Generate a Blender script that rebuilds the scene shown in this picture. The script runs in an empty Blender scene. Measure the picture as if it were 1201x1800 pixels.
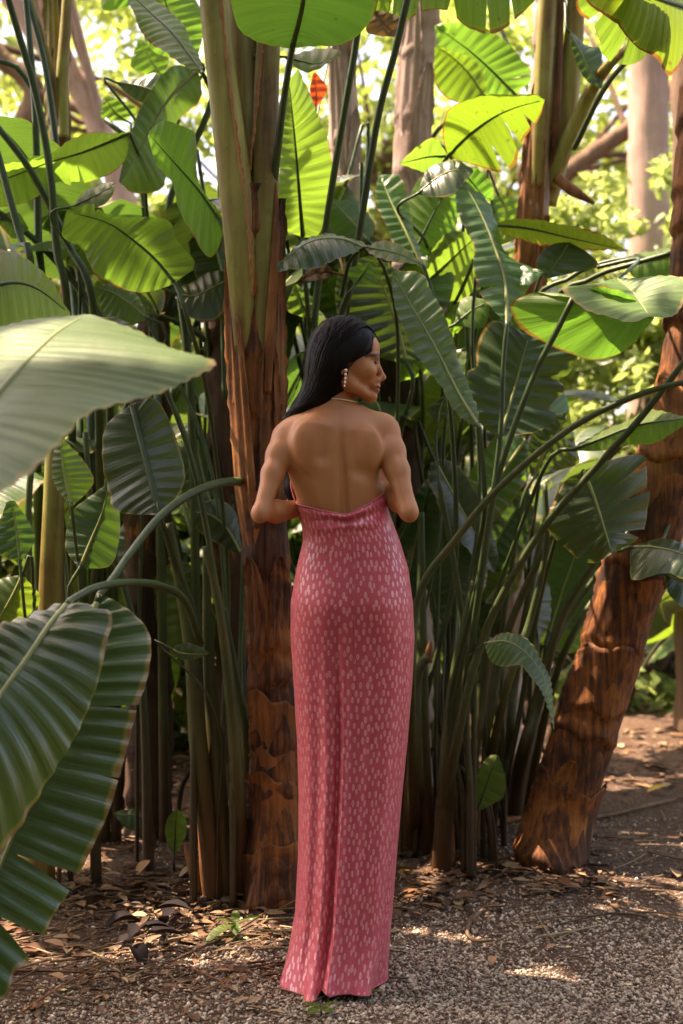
import bpy, math, random
import numpy as np
from mathutils import noise as mnoise, Vector

# ------------------------------------------------------------------ camera, sky, sun, exposure
scene = bpy.context.scene
COL = scene.collection
R = math.radians
CAMZ = 1.24
FPX = 2500.0                       # focal length in photo pixels (photo 1201 x 1800, level camera)
cam_d = bpy.data.cameras.new('camera')
cam = bpy.data.objects.new('camera', cam_d); COL.objects.link(cam)
cam.location = (0, 0, CAMZ); cam.rotation_euler = (R(90), 0, 0)
cam_d.sensor_fit = 'VERTICAL'; cam_d.sensor_height = 36.0; cam_d.sensor_width = 24.0; cam_d.lens = 50.0
cam_d.clip_start = 0.05; cam_d.clip_end = 400
cam_d.dof.use_dof = True; cam_d.dof.focus_distance = 3.85; cam_d.dof.aperture_fstop = 2.8
scene.camera = cam

SUN_DIR = Vector((-0.40, 0.12, 0.90)).normalized()      # towards the sun
world = bpy.data.worlds.new('World'); scene.world = world; world.use_nodes = True
wn = world.node_tree.nodes; wl = world.node_tree.links
bg = wn['Background']
sky = wn.new('ShaderNodeTexSky'); sky.sky_type = 'NISHITA'; sky.sun_disc = False
sky.sun_elevation = math.asin(SUN_DIR.z); sky.sun_rotation = math.atan2(SUN_DIR.x, SUN_DIR.y)
sky.air_density = 1.0; sky.dust_density = 3.5; sky.ozone_density = 0.6
wl.new(sky.outputs[0], bg.inputs[0]); bg.inputs[1].default_value = 0.11
sun_d = bpy.data.lights.new('sun', 'SUN'); sun_d.energy = 3.0; sun_d.angle = R(0.53); sun_d.color = (1.0, 0.93, 0.80)
sun = bpy.data.objects.new('sun', sun_d); COL.objects.link(sun)
sun.rotation_euler = SUN_DIR.to_track_quat('Z', 'Y').to_euler(); sun.location = (-4, -2, 12)
vs = scene.view_settings
vs.view_transform = 'Standard'; vs.look = 'None'; vs.gamma = 1.0; vs.use_curve_mapping = False
vs.exposure = 2.7
try:
    vs.use_white_balance = True; vs.white_balance_temperature = 8000; vs.white_balance_tint = 26
except Exception:
    pass
scene.render.engine = 'CYCLES'
cy = scene.cycles
cy.use_denoising = True; cy.max_bounces = 9; cy.diffuse_bounces = 5; cy.glossy_bounces = 3
cy.transmission_bounces = 6; cy.transparent_max_bounces = 6; cy.caustics_reflective = False; cy.caustics_refractive = False

rng = random.Random(7)
nrng = np.random.default_rng(11)

# ------------------------------------------------------------------ helpers
def W(p, d=None):
    x, y = p[0], p[1]
    if d is None: d = p[2]
    return np.array([(x - 600.5) / FPX * d, d, CAMZ - (y - 900.0) / FPX * d])

def tag(o, label=None, cat=None, group=None, kind=None):
    if label: o['label'] = label
    if cat: o['category'] = cat
    if group: o['group'] = group
    if kind: o['kind'] = kind
    return o

def thing(name, label, cat, base, group=None):
    o = bpy.data.objects.new(name, None); COL.objects.link(o)
    o.location = tuple(base); o.empty_display_size = 0.1
    return tag(o, label, cat, group)

def root_loc(parent):
    l = np.zeros(3)
    while parent is not None:
        l += np.array(parent.location); parent = parent.parent
    return l

def mk(name, V, F, mat, parent=None, uv=None, smooth=True, color=None):
    """one mesh object; V in world space; with a parent the vertices are stored relative to it"""
    V = np.asarray(V, dtype=np.float64)
    V = V - root_loc(parent)
    me = bpy.data.meshes.new(name)
    if isinstance(F, np.ndarray):
        k = F.shape[1]
        me.vertices.add(len(V)); me.vertices.foreach_set('co', V.astype(np.float32).ravel())
        me.loops.add(F.size); me.loops.foreach_set('vertex_index', F.astype(np.int32).ravel())
        me.polygons.add(len(F))
        me.polygons.foreach_set('loop_start', np.arange(0, F.size, k, dtype=np.int32))
        me.polygons.foreach_set('loop_total', np.full(len(F), k, dtype=np.int32))
        me.update(calc_edges=True); me.validate()
    else:
        me.from_pydata(V.tolist(), [], F)
    if uv is not None:
        li = np.empty(len(me.loops), dtype=np.int32); me.loops.foreach_get('vertex_index', li)
        ul = me.uv_layers.new(name='UVMap')
        ul.data.foreach_set('uv', np.asarray(uv, dtype=np.float32)[li].ravel())
    if color is not None:
        a = me.attributes.new('paint', 'FLOAT_COLOR', 'POINT')
        a.data.foreach_set('color', np.asarray(color, dtype=np.float32).ravel())
    if smooth: me.polygons.foreach_set('use_smooth', [True] * len(me.polygons))
    me.materials.append(mat)
    o = bpy.data.objects.new(name, me); COL.objects.link(o)
    if parent is not None: o.parent = parent
    return o

def resample(P, n, t=None):
    """Catmull-Rom through P, n points evenly spaced by arc length (or at fractions t)"""
    P = np.asarray(P, dtype=float)
    if len(P) == 2: 
        dense = P[0] + (P[1] - P[0]) * np.linspace(0, 1, 40)[:, None]
    else:
        Q = np.vstack([2 * P[0] - P[1], P, 2 * P[-1] - P[-2]])
        segs = []
        u = np.linspace(0, 1, 16, endpoint=False)[:, None]
        for i in range(1, len(Q) - 2):
            a, b, c, d = Q[i - 1], Q[i], Q[i + 1], Q[i + 2]
            segs.append(0.5 * (2 * b + (c - a) * u + (2 * a - 5 * b + 4 * c - d) * u**2 + (3 * b - a - 3 * c + d) * u**3))
        dense = np.vstack(segs + [P[-1:]])
    s = np.concatenate([[0], np.cumsum(np.linalg.norm(np.diff(dense, axis=0), axis=1))])
    tt = (np.linspace(0, 1, n) if t is None else np.asarray(t)) * s[-1]
    return np.stack([np.interp(tt, s, dense[:, k]) for k in range(dense.shape[1])], 1)

def nrm(a):
    return a / np.maximum(np.linalg.norm(a, axis=-1, keepdims=True), 1e-9)

def tube(P, rad, n=10, flat=1.0, up=(0, -1, 0), cap=True, uvs=True):
    """tube along P (world), radius array; flat squeezes along the 'up' side"""
    P = np.asarray(P, dtype=float); m = len(P)
    rad = np.broadcast_to(np.asarray(rad, dtype=float), (m,)) if np.ndim(rad) <= 1 else rad
    T = nrm(np.gradient(P, axis=0))
    N = np.array(up, float) - T * (T @ np.array(up, float))[:, None]
    bad = np.linalg.norm(N, axis=1) < 1e-3
    N[bad] = np.array([1.0, 0, 0]); N = nrm(N); B = np.cross(T, N)
    a = np.linspace(0, 2 * math.pi, n, endpoint=False)
    V = P[:, None] + rad[:, None, None] * (np.cos(a)[None, :, None] * N[:, None] * flat + np.sin(a)[None, :, None] * B[:, None])
    V = V.reshape(-1, 3)
    i, j = np.meshgrid(np.arange(m - 1), np.arange(n), indexing='ij')
    F = np.stack([i * n + j, i * n + (j + 1) % n, (i + 1) * n + (j + 1) % n, (i + 1) * n + j], -1).reshape(-1, 4)
    F = [tuple(f) for f in F.tolist()]
    if cap:
        F.append(tuple(range(n - 1, -1, -1))); F.append(tuple(range((m - 1) * n, m * n)))
    L = np.concatenate([[0], np.cumsum(np.linalg.norm(np.diff(P, axis=0), axis=1))])
    uv = np.stack([np.tile(a / (2 * math.pi), m), np.repeat(L, n)], 1)
    return V, F, uv

class MB:
    def __init__(s): s.V = []; s.F = []; s.U = []; s.n = 0
    def add(s, V, F, uv=None):
        V = np.asarray(V); s.V.append(V)
        s.F += [tuple(k + s.n for k in f) for f in F]; s.n += len(V)
        s.U.append(np.zeros((len(V), 2)) if uv is None else uv)
    def build(s, name, mat, parent=None, smooth=True):
        return mk(name, np.vstack(s.V), s.F, mat, parent, np.vstack(s.U), smooth)

# ------------------------------------------------------------------ materials
def newmat(name):
    m = bpy.data.materials.new(name); m.use_nodes = True
    nt = m.node_tree; nt.nodes.clear()
    out = nt.nodes.new('ShaderNodeOutputMaterial')
    return m, nt, out
def nd(nt, t, **kw):
    n = nt.nodes.new(t)
    for k, v in kw.items():
        if k.startswith('i_'):
            key = k[2:]; key = int(key) if key.isdigit() else key.replace('_', ' ')
            n.inputs[key].default_value = v
        else: setattr(n, k, v)
    return n
def ramp(nt, fac, stops):
    r = nt.nodes.new('ShaderNodeValToRGB'); e = r.color_ramp.elements
    while len(e) < len(stops): e.new(0.5)
    for el, (p, c) in zip(e, stops): el.position = p; el.color = (*c, 1) if len(c) == 3 else c
    nt.links.new(fac, r.inputs[0]); return r
def mix(nt, fac, a, b, blend='MIX'):
    m = nt.nodes.new('ShaderNodeMix'); m.data_type = 'RGBA'; m.blend_type = blend
    for s, v in ((0, fac), (6, a), (7, b)):
        if hasattr(v, 'node'): nt.links.new(v, m.inputs[s])
        else: m.inputs[s].default_value = (*v, 1) if isinstance(v, tuple) and len(v) == 3 else v
    return m.outputs[2]
def mth(nt, op, a, b=None, c=None):
    m = nt.nodes.new('ShaderNodeMath'); m.operation = op
    for i, v in enumerate((a, b, c)):
        if v is None: continue
        if hasattr(v, 'node'): nt.links.new(v, m.inputs[i])
        else: m.inputs[i].default_value = v
    return m.outputs[0]

def leaf_material(name, col, dark, trans, tw=0.42, rough=0.36, edge=0.985, spots=0.62, spec=0.5, tip=(0.16, 0.075, 0.02)):
    m, nt, out = newmat(name); L = nt.links.new
    uv = nd(nt, 'ShaderNodeUVMap'); sep = nd(nt, 'ShaderNodeSeparateXYZ'); L(uv.outputs[0], sep.inputs[0])
    au = mth(nt, 'ABSOLUTE', sep.outputs[0]); v = sep.outputs[1]
    oi = nd(nt, 'ShaderNodeObjectInfo'); tc = nd(nt, 'ShaderNodeTexCoord')
    n1 = nd(nt, 'ShaderNodeTexNoise', i_Scale=5.0, i_Detail=4.0, i_Roughness=0.6); L(tc.outputs['Object'], n1.inputs[0])
    # veins run across the blade: stretch noise along u
    mp = nd(nt, 'ShaderNodeCombineXYZ'); L(mth(nt, 'MULTIPLY', au, 0.6), mp.inputs[0]); L(mth(nt, 'MULTIPLY', v, 95.0), mp.inputs[1]); L(mth(nt, 'MULTIPLY', oi.outputs['Random'], 37.0), mp.inputs[2])
    n2 = nd(nt, 'ShaderNodeTexNoise', i_Scale=1.0, i_Detail=3.0, i_Roughness=0.6); L(mp.outputs[0], n2.inputs[0])
    n3 = nd(nt, 'ShaderNodeTexNoise', i_Scale=38.0, i_Detail=3.0); L(tc.outputs['Object'], n3.inputs[0])
    vr = nd(nt, 'ShaderNodeMapRange', i_1=0.34, i_2=0.66); L(n2.outputs[0], vr.inputs[0])
    base = mix(nt, vr.outputs[0], tuple(0.8 * c for c in dark), tuple(1.1 * c for c in col))
    base = mix(nt, mth(nt, 'MULTIPLY', n1.outputs[0], 0.6), base, tuple(0.62 * c for c in dark))
    hsv = nd(nt, 'ShaderNodeHueSaturation'); L(base, hsv.inputs['Color'])
    L(mth(nt, 'MULTIPLY_ADD', oi.outputs['Random'], 0.04, 0.48), hsv.inputs['Hue'])
    L(mth(nt, 'MULTIPLY_ADD', oi.outputs['Random'], 0.5, 0.75), hsv.inputs['Value'])
    # dried rim with a ragged inner line
    e = mth(nt, 'ADD', au, mth(nt, 'MULTIPLY', mth(nt, 'SUBTRACT', n1.outputs[0], 0.5), 0.34))
    em = mth(nt, 'SMOOTH_MIN', mth(nt, 'MAXIMUM', mth(nt, 'MULTIPLY', mth(nt, 'SUBTRACT', e, edge), 40.0), 0.0), 1.0, 0.05)
    em2 = mth(nt, 'SMOOTH_MIN', mth(nt, 'MAXIMUM', mth(nt, 'MULTIPLY', mth(nt, 'SUBTRACT', e, edge - 0.035), 22.0), 0.0), 1.0, 0.05)
    c1 = mix(nt, em2, hsv.outputs[0], (0.30, 0.26, 0.05)); c1 = mix(nt, em, c1, tip)
    sp = mth(nt, 'GREATER_THAN', n3.outputs[0], spots + 0.12)
    c1 = mix(nt, mth(nt, 'MULTIPLY', sp, 0.55), c1, (0.10, 0.055, 0.015))
    mr = mth(nt, 'LESS_THAN', au, 0.02)
    c1 = mix(nt, mth(nt, 'MULTIPLY', mr, 0.6), c1, (0.22, 0.26, 0.08))
    tcol = mix(nt, n2.outputs[0], tuple(0.72 * c for c in trans), trans)
    tcol = mix(nt, em, tcol, (0.25, 0.12, 0.02)); tcol = mix(nt, mth(nt, 'MULTIPLY', sp, 0.5), tcol, (0.1, 0.05, 0.01))
    hs2 = nd(nt, 'ShaderNodeHueSaturation'); L(tcol, hs2.inputs['Color'])
    L(mth(nt, 'MULTIPLY_ADD', oi.outputs['Random'], 0.035, 0.482), hs2.inputs['Hue'])
    bh = mth(nt, 'ADD', mth(nt, 'MULTIPLY', n2.outputs[0], 1.0), mth(nt, 'MULTIPLY', n3.outputs[0], 0.2))
    bp = nd(nt, 'ShaderNodeBump', i_Strength=0.75, i_Distance=0.005); L(bh, bp.inputs['Height'])
    p = nd(nt, 'ShaderNodeBsdfPrincipled'); L(c1, p.inputs['Base Color']); L(bp.outputs[0], p.inputs['Normal'])
    L(mth(nt, 'MULTIPLY_ADD', n1.outputs[0], 0.25, rough - 0.1), p.inputs['Roughness']); p.inputs['Specular IOR Level'].default_value = spec
    t = nd(nt, 'ShaderNodeBsdfTranslucent'); L(hs2.outputs[0], t.inputs[0]); L(bp.outputs[0], t.inputs['Normal'])
    ms = nd(nt, 'ShaderNodeMixShader'); ms.inputs[0].default_value = tw
    L(p.outputs[0], ms.inputs[1]); L(t.outputs[0], ms.inputs[2]); L(ms.outputs[0], out.inputs[0])
    return m

def fibre_material(name, stops, foot=None, zs=1.2, xs=26.0, rough=0.75, bump=0.7, patch=3.0, dist=0.006, spec=0.3, lichen=None):
    """bark / sheath: fibres along the tube (uv.y metres), patches of other colours"""
    m, nt, out = newmat(name); L = nt.links.new
    tc = nd(nt, 'ShaderNodeTexCoord'); uv = nd(nt, 'ShaderNodeUVMap'); oi = nd(nt, 'ShaderNodeObjectInfo')
    sep = nd(nt, 'ShaderNodeSeparateXYZ'); L(tc.outputs['Object'], sep.inputs[0])
    suv = nd(nt, 'ShaderNodeSeparateXYZ'); L(uv.outputs[0], suv.inputs[0])
    cb = nd(nt, 'ShaderNodeCombineXYZ')
    L(mth(nt, 'MULTIPLY', sep.outputs[0], xs), cb.inputs[0]); L(mth(nt, 'MULTIPLY', sep.outputs[1], xs), cb.inputs[1]); L(mth(nt, 'MULTIPLY', sep.outputs[2], zs), cb.inputs[2])
    n1 = nd(nt, 'ShaderNodeTexNoise', i_Scale=2.2, i_Detail=6.0, i_Roughness=0.65); L(cb.outputs[0], n1.inputs[0])
    n2 = nd(nt, 'ShaderNodeTexNoise', noise_dimensions='4D', i_Scale=patch, i_Detail=4.0, i_Roughness=0.6, i_Distortion=0.8); L(tc.outputs['Object'], n2.inputs[0]); L(mth(nt, 'MULTIPLY', oi.outputs['Random'], 20.0), n2.inputs['W'])
    f = mth(nt, 'ADD', mth(nt, 'MULTIPLY', n1.outputs[0], 0.45), mth(nt, 'MULTIPLY', n2.outputs[0], 0.55))
    r = ramp(nt, f, stops)
    c = r.outputs[0]
    n4 = nd(nt, 'ShaderNodeTexNoise', i_Scale=70.0, i_Detail=3.0); L(tc.outputs['Object'], n4.inputs[0])
    c = mix(nt, mth(nt, 'MULTIPLY', mth(nt, 'GREATER_THAN', n4.outputs[0], 0.66), 0.22), c, tuple(0.3 * v for v in stops[1][1]))
    if lichen:
        n5 = nd(nt, 'ShaderNodeTexNoise', i_Scale=9.0, i_Detail=6.0, i_Roughness=0.75); L(tc.outputs['Object'], n5.inputs[0])
        c = mix(nt, mth(nt, 'MULTIPLY', mth(nt, 'GREATER_THAN', n5.outputs[0], 0.57), 0.6), c, lichen)
    if foot:
        fz = nd(nt, 'ShaderNodeMapRange', i_1=foot[1], i_2=foot[2], i_3=1.0, i_4=0.0); L(mth(nt, 'ADD', sep.outputs[2], mth(nt, 'MULTIPLY', mth(nt, 'SUBTRACT', f, 0.5), 1.6)), fz.inputs[0])
        c = mix(nt, fz.outputs[0], c, foot[0])
    hs = nd(nt, 'ShaderNodeHueSaturation'); L(c, hs.inputs['Color']); L(mth(nt, 'MULTIPLY_ADD', oi.outputs['Random'], 0.4, 0.8), hs.inputs['Value'])
    bh = mth(nt, 'ADD', n1.outputs[0], mth(nt, 'MULTIPLY', n4.outputs[0], 0.3))
    bp = nd(nt, 'ShaderNodeBump', i_Strength=bump, i_Distance=dist); L(bh, bp.inputs['Height'])
    p = nd(nt, 'ShaderNodeBsdfPrincipled', i_Roughness=rough); L(hs.outputs[0], p.inputs['Base Color']); L(bp.outputs[0], p.inputs['Normal'])
    p.inputs['Specular IOR Level'].default_value = spec
    L(p.outputs[0], out.inputs[0]); return m

def plain(name, col, rough=0.6, var=0.25, scale=30.0, spec=0.4, bump=0.2, trans=None, metal=0.0):
    m, nt, out = newmat(name); L = nt.links.new
    tc = nd(nt, 'ShaderNodeTexCoord'); oi = nd(nt, 'ShaderNodeObjectInfo')
    n = nd(nt, 'ShaderNodeTexNoise', i_Scale=scale, i_Detail=4.0); L(tc.outputs['Object'], n.inputs[0])
    c = mix(nt, n.outputs[0], tuple(v * (1 - var) for v in col), tuple(min(1, v * (1 + var)) for v in col))
    hs = nd(nt, 'ShaderNodeHueSaturation'); L(c, hs.inputs['Color']); L(mth(nt, 'MULTIPLY_ADD', oi.outputs['Random'], 0.3, 0.85), hs.inputs['Value'])
    p = nd(nt, 'ShaderNodeBsdfPrincipled', i_Roughness=rough, i_Metallic=metal); L(hs.outputs[0], p.inputs['Base Color']); p.inputs['Specular IOR Level'].default_value = spec
    bp = nd(nt, 'ShaderNodeBump', i_Strength=bump, i_Distance=0.003); L(n.outputs[0], bp.inputs['Height']); L(bp.outputs[0], p.inputs['Normal'])
    if trans:
        t = nd(nt, 'ShaderNodeBsdfTranslucent'); t.inputs[0].default_value = (*trans, 1)
        ms = nd(nt, 'ShaderNodeMixShader'); ms.inputs[0].default_value = 0.4
        L(p.outputs[0], ms.inputs[1]); L(t.outputs[0], ms.inputs[2]); L(ms.outputs[0], out.inputs[0])
    else: L(p.outputs[0], out.inputs[0])
    return m

M = {}
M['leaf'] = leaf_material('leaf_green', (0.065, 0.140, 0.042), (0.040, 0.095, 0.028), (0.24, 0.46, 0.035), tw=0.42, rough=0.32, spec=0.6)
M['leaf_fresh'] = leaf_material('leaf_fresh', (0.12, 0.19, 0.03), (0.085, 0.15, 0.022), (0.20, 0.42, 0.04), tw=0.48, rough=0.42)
M['leaf_deep_shade'] = leaf_material('leaf_deep_shade', (0.046, 0.092, 0.030), (0.027, 0.060, 0.020), (0.13, 0.26, 0.03), tw=0.28, rough=0.30, spec=0.6)  # deep green darkened further, putting the thicket's shade into the colour
M['leaf_worn'] = leaf_material('leaf_worn', (0.11, 0.17, 0.04), (0.07, 0.12, 0.025), (0.25, 0.40, 0.025), tw=0.44, rough=0.45, edge=0.93, spots=0.56, tip=(0.16, 0.075, 0.025))
M['leaf_dry'] = leaf_material('leaf_dry', (0.24, 0.14, 0.07), (0.14, 0.075, 0.03), (0.22, 0.11, 0.03), tw=0.25, rough=0.7)
M['leaf_pale'] = leaf_material('leaf_pale', (0.13, 0.20, 0.060), (0.075, 0.135, 0.036), (0.20, 0.38, 0.05), tw=0.30, rough=0.44, spec=0.35, edge=0.98, tip=(0.28, 0.18, 0.09))
M['leaf_shaded'] = leaf_material('leaf_shaded', (0.060, 0.125, 0.040), (0.036, 0.085, 0.026), (0.12, 0.25, 0.03), tw=0.14, rough=0.30, spec=0.65, edge=0.965, tip=(0.30, 0.20, 0.10))  # shade put into a darker, hardly translucent green for the lower left leaves
M['midrib'] = plain('midrib', (0.24, 0.27, 0.09), 0.45, 0.2, 30)
M['leaf_red'] = leaf_material('leaf_red', (0.40, 0.08, 0.02), (0.26, 0.05, 0.015), (0.75, 0.14, 0.02), tw=0.5, rough=0.6)
M['stalk'] = fibre_material('stalk_green', [(0.25, (0.016, 0.032, 0.009)), (0.5, (0.036, 0.068, 0.020)), (0.85, (0.08, 0.12, 0.04))], foot=((0.045, 0.026, 0.012), 0.1, 0.9), zs=0.6, xs=20, rough=0.45, bump=0.15, spec=0.4)
M['stem'] = fibre_material('stem_base', [(0.3, (0.020, 0.036, 0.010)), (0.5, (0.050, 0.075, 0.020)), (0.66, (0.10, 0.085, 0.026)), (0.85, (0.15, 0.07, 0.025))], foot=((0.075, 0.032, 0.013), 0.05, 0.75), zs=0.8, xs=24, rough=0.5, bump=0.35)
M['bark'] = fibre_material('trunk_orange', [(0.40, (0.018, 0.009, 0.006)), (0.48, (0.085, 0.030, 0.011)), (0.57, (0.25, 0.088, 0.020)), (0.73, (0.37, 0.17, 0.06))], zs=1.1, xs=30, rough=0.68, bump=0.7, patch=4.0, dist=0.004)
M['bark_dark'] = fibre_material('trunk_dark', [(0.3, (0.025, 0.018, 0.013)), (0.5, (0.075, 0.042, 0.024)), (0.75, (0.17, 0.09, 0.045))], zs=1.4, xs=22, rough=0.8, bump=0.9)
M['bark_pale'] = fibre_material('trunk_pale', [(0.3, (0.16, 0.105, 0.08)), (0.5, (0.34, 0.245, 0.19)), (0.75, (0.50, 0.39, 0.32))], zs=1.0, xs=22, rough=0.8, bump=0.8)
M['sheath'] = fibre_material('sheath_dry', [(0.36, (0.035, 0.016, 0.008)), (0.47, (0.16, 0.060, 0.018)), (0.60, (0.32, 0.13, 0.038)), (0.78, (0.42, 0.24, 0.12))], zs=0.9, xs=26, rough=0.65, bump=0.6)
M['sheath_green'] = fibre_material('sheath_green', [(0.36, (0.07, 0.032, 0.012)), (0.45, (0.19, 0.12, 0.035)), (0.54, (0.24, 0.22, 0.05)), (0.68, (0.40, 0.36, 0.11)), (0.85, (0.48, 0.42, 0.19))], zs=0.5, xs=14, rough=0.5, bump=0.3, patch=2.4)
M['margin'] = plain('sheath_margin', (0.34, 0.13, 0.045), 0.7, 0.5, 60)
M['wood_pink'] = fibre_material('wood_pink', [(0.3, (0.28, 0.18, 0.13)), (0.5, (0.44, 0.30, 0.23)), (0.75, (0.55, 0.41, 0.32))], zs=0.8, xs=18, rough=0.9, bump=0.8, lichen=(0.34, 0.27, 0.2))
M['wood_brown'] = fibre_material('wood_brown', [(0.3, (0.05, 0.032, 0.02)), (0.5, (0.14, 0.085, 0.05)), (0.75, (0.24, 0.16, 0.10))], zs=1.0, xs=14, rough=0.9, bump=1.0)
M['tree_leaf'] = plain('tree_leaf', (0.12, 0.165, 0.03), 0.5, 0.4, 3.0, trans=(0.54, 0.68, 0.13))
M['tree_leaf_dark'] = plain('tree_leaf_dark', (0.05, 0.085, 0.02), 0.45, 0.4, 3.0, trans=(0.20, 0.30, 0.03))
M['shrub_leaf'] = plain('shrub_leaf', (0.12, 0.17, 0.05), 0.4, 0.4, 3.0, trans=(0.54, 0.68, 0.18))

# ------------------------------------------------------------------ leaf builders
CAMN = np.array([0, -0.75, 0.66])
def blade(Mm, Le, Re, rows, cols, arch=0.05, pl=0.002, pitch=0.03, tears=(), seed=0, wave=0.01):
    """Mm, Le, Re: (k,3) world polylines of midrib and both edges. Returns V, F, uv."""
    rs = random.Random(seed)
    fine = 400
    tt = np.linspace(0, 1, fine)
    m = resample(Mm, fine); l = resample(Le, fine); r = resample(Re, fine)
    length = np.linalg.norm(np.diff(m, axis=0), axis=1).sum()
    T = nrm(np.gradient(m, axis=0))
    V = []; F = []; U = []; n0 = 0
    s = np.linspace(0, 1, cols + 1)
    ph = rs.random() * 6.28
    for side, e in ((-1, l), (1, r)):
        D = e - m; w = np.linalg.norm(D, axis=1, keepdims=True)
        N = nrm(np.cross(T, nrm(D)) * side)
        N = np.where((N @ CAMN)[:, None] < 0, -N, N)
        kern = np.ones(41) / 41
        N = nrm(np.stack([np.convolve(np.pad(N[:, k], 20, mode='edge'), kern, 'valid') for k in range(3)], 1))
        cuts = sorted([c for c in tears if c[0] == side], key=lambda c: c[1])
        bounds = [0.0] + [c[1] for c in cuts] + [1.0]
        for k in range(len(bounds) - 1):
            t0, t1 = bounds[k], bounds[k + 1]
            g0 = cuts[k - 1] if k > 0 else None; g1 = cuts[k] if k < len(cuts) else None
            nr = max(3, int(round(rows * (t1 - t0))))
            q = np.linspace(0, 1, nr + 1)
            t = (t0 + q * (t1 - t0))[:, None] + 0 * s[None]
            if g0 is not None:
                g = np.clip((s - g0[2]) / (1 - g0[2] + 1e-6), 0, 1)[None]; t = t + g * g0[3] * 0.5 * ((1 - q) ** 2)[:, None]
            if g1 is not None:
                g = np.clip((s - g1[2]) / (1 - g1[2] + 1e-6), 0, 1)[None]; t = t - g * g1[3] * 0.5 * (q ** 2)[:, None]
            t = np.clip(t, 0, 1)
            def at(A): return np.stack([np.interp(t.ravel(), tt, A[:, c]) for c in range(3)], 1).reshape(nr + 1, cols + 1, 3)
            mm, ee, NN = at(m), at(e), at(N)
            ww = np.linalg.norm(ee - mm, axis=-1, keepdims=True)
            S = s[None, :, None]
            P = mm + (ee - mm) * S
            P = P + NN * (arch * ww * 4 * S * (1 - S) * 0.9)
            x = t * length / pitch
            pleat = np.sin(2 * math.pi * x + ph + 1.5 * np.sin(x * 0.7 + ph))
            P = P + NN * (pl * pleat * np.clip(s * 3, 0, 1)[None] * np.clip((1 - q) * 8, 0.2, 1)[:, None])[..., None]
            und = np.sin(2 * math.pi * t * length / 0.27 + ph * 2 + side) * wave + np.sin(2 * math.pi * t * length / 0.11 + ph * 3) * wave * 0.35
            P = P + NN * (und * s[None] ** 2 * np.minimum(ww[..., 0] / 0.08, 1))[..., None]
            if len(cuts):
                P = P + NN * ((rs.random() - 0.6) * 0.03 * s[None] ** 2)[..., None]
            V.append(P.reshape(-1, 3)); U.append(np.stack([(side * s[None] + 0 * t).ravel(), (t * length).ravel()], 1))
            i, j = np.meshgrid(np.arange(nr), np.arange(cols), indexing='ij'); c1 = cols + 1
            f = np.stack([i * c1 + j, i * c1 + j + 1, (i + 1) * c1 + j + 1, (i + 1) * c1 + j], -1).reshape(-1, 4) + n0
            if side < 0: f = f[:, ::-1]
            F.append(f); n0 += (nr + 1) * c1
    return np.vstack(V), np.vstack(F), np.vstack(U), m, length

LEAFN = [0]
def finish_leaf(plant, Mm, Le, Re, P, mat, arch, pl, pitch, tears, r, rows, cols, wave, name='leaf'):
    LEAFN[0] += 1
    V, F, uv, m, length = blade(Mm, Le, Re, rows, cols, arch, pl, pitch, tears, LEAFN[0], wave)
    o = mk(name, V, np.ascontiguousarray(F), M[mat], plant, uv)
    pts = resample(m[::20], 30)
    pale = mat in ('leaf', 'leaf_deep_shade', 'leaf_shaded', 'leaf_pale')
    sv, sf, su = tube(pts, np.linspace(r * 0.8, r * 0.14, len(pts)), 8)
    mk('midrib', sv, sf, M['midrib'] if pale else (M['stalk'] if mat != 'leaf_dry' else M['sheath']), o, su)
    if P is not None and len(P) > 1:
        pet = resample(P, 40); pet = np.vstack([pet, pet[-1] + nrm(pts[1] - pts[0]) * r * 2])
        sv, sf, su = tube(pet, np.linspace(r * 1.25, r * 0.82, len(pet)), 8)
        mk('stalk', sv, sf, M['stalk'] if mat != 'leaf_dry' else M['sheath'], o, su)
    return o

def auto_tears(n, rs, s0=(0.15, 0.7), gap=(0.008, 0.03), lo=0.12, hi=0.95):
    return [(rs.choice((-1, 1)), lo + (hi - lo) * rs.random(), rs.uniform(*s0), rs.uniform(*gap)) for _ in range(n)]

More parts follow.
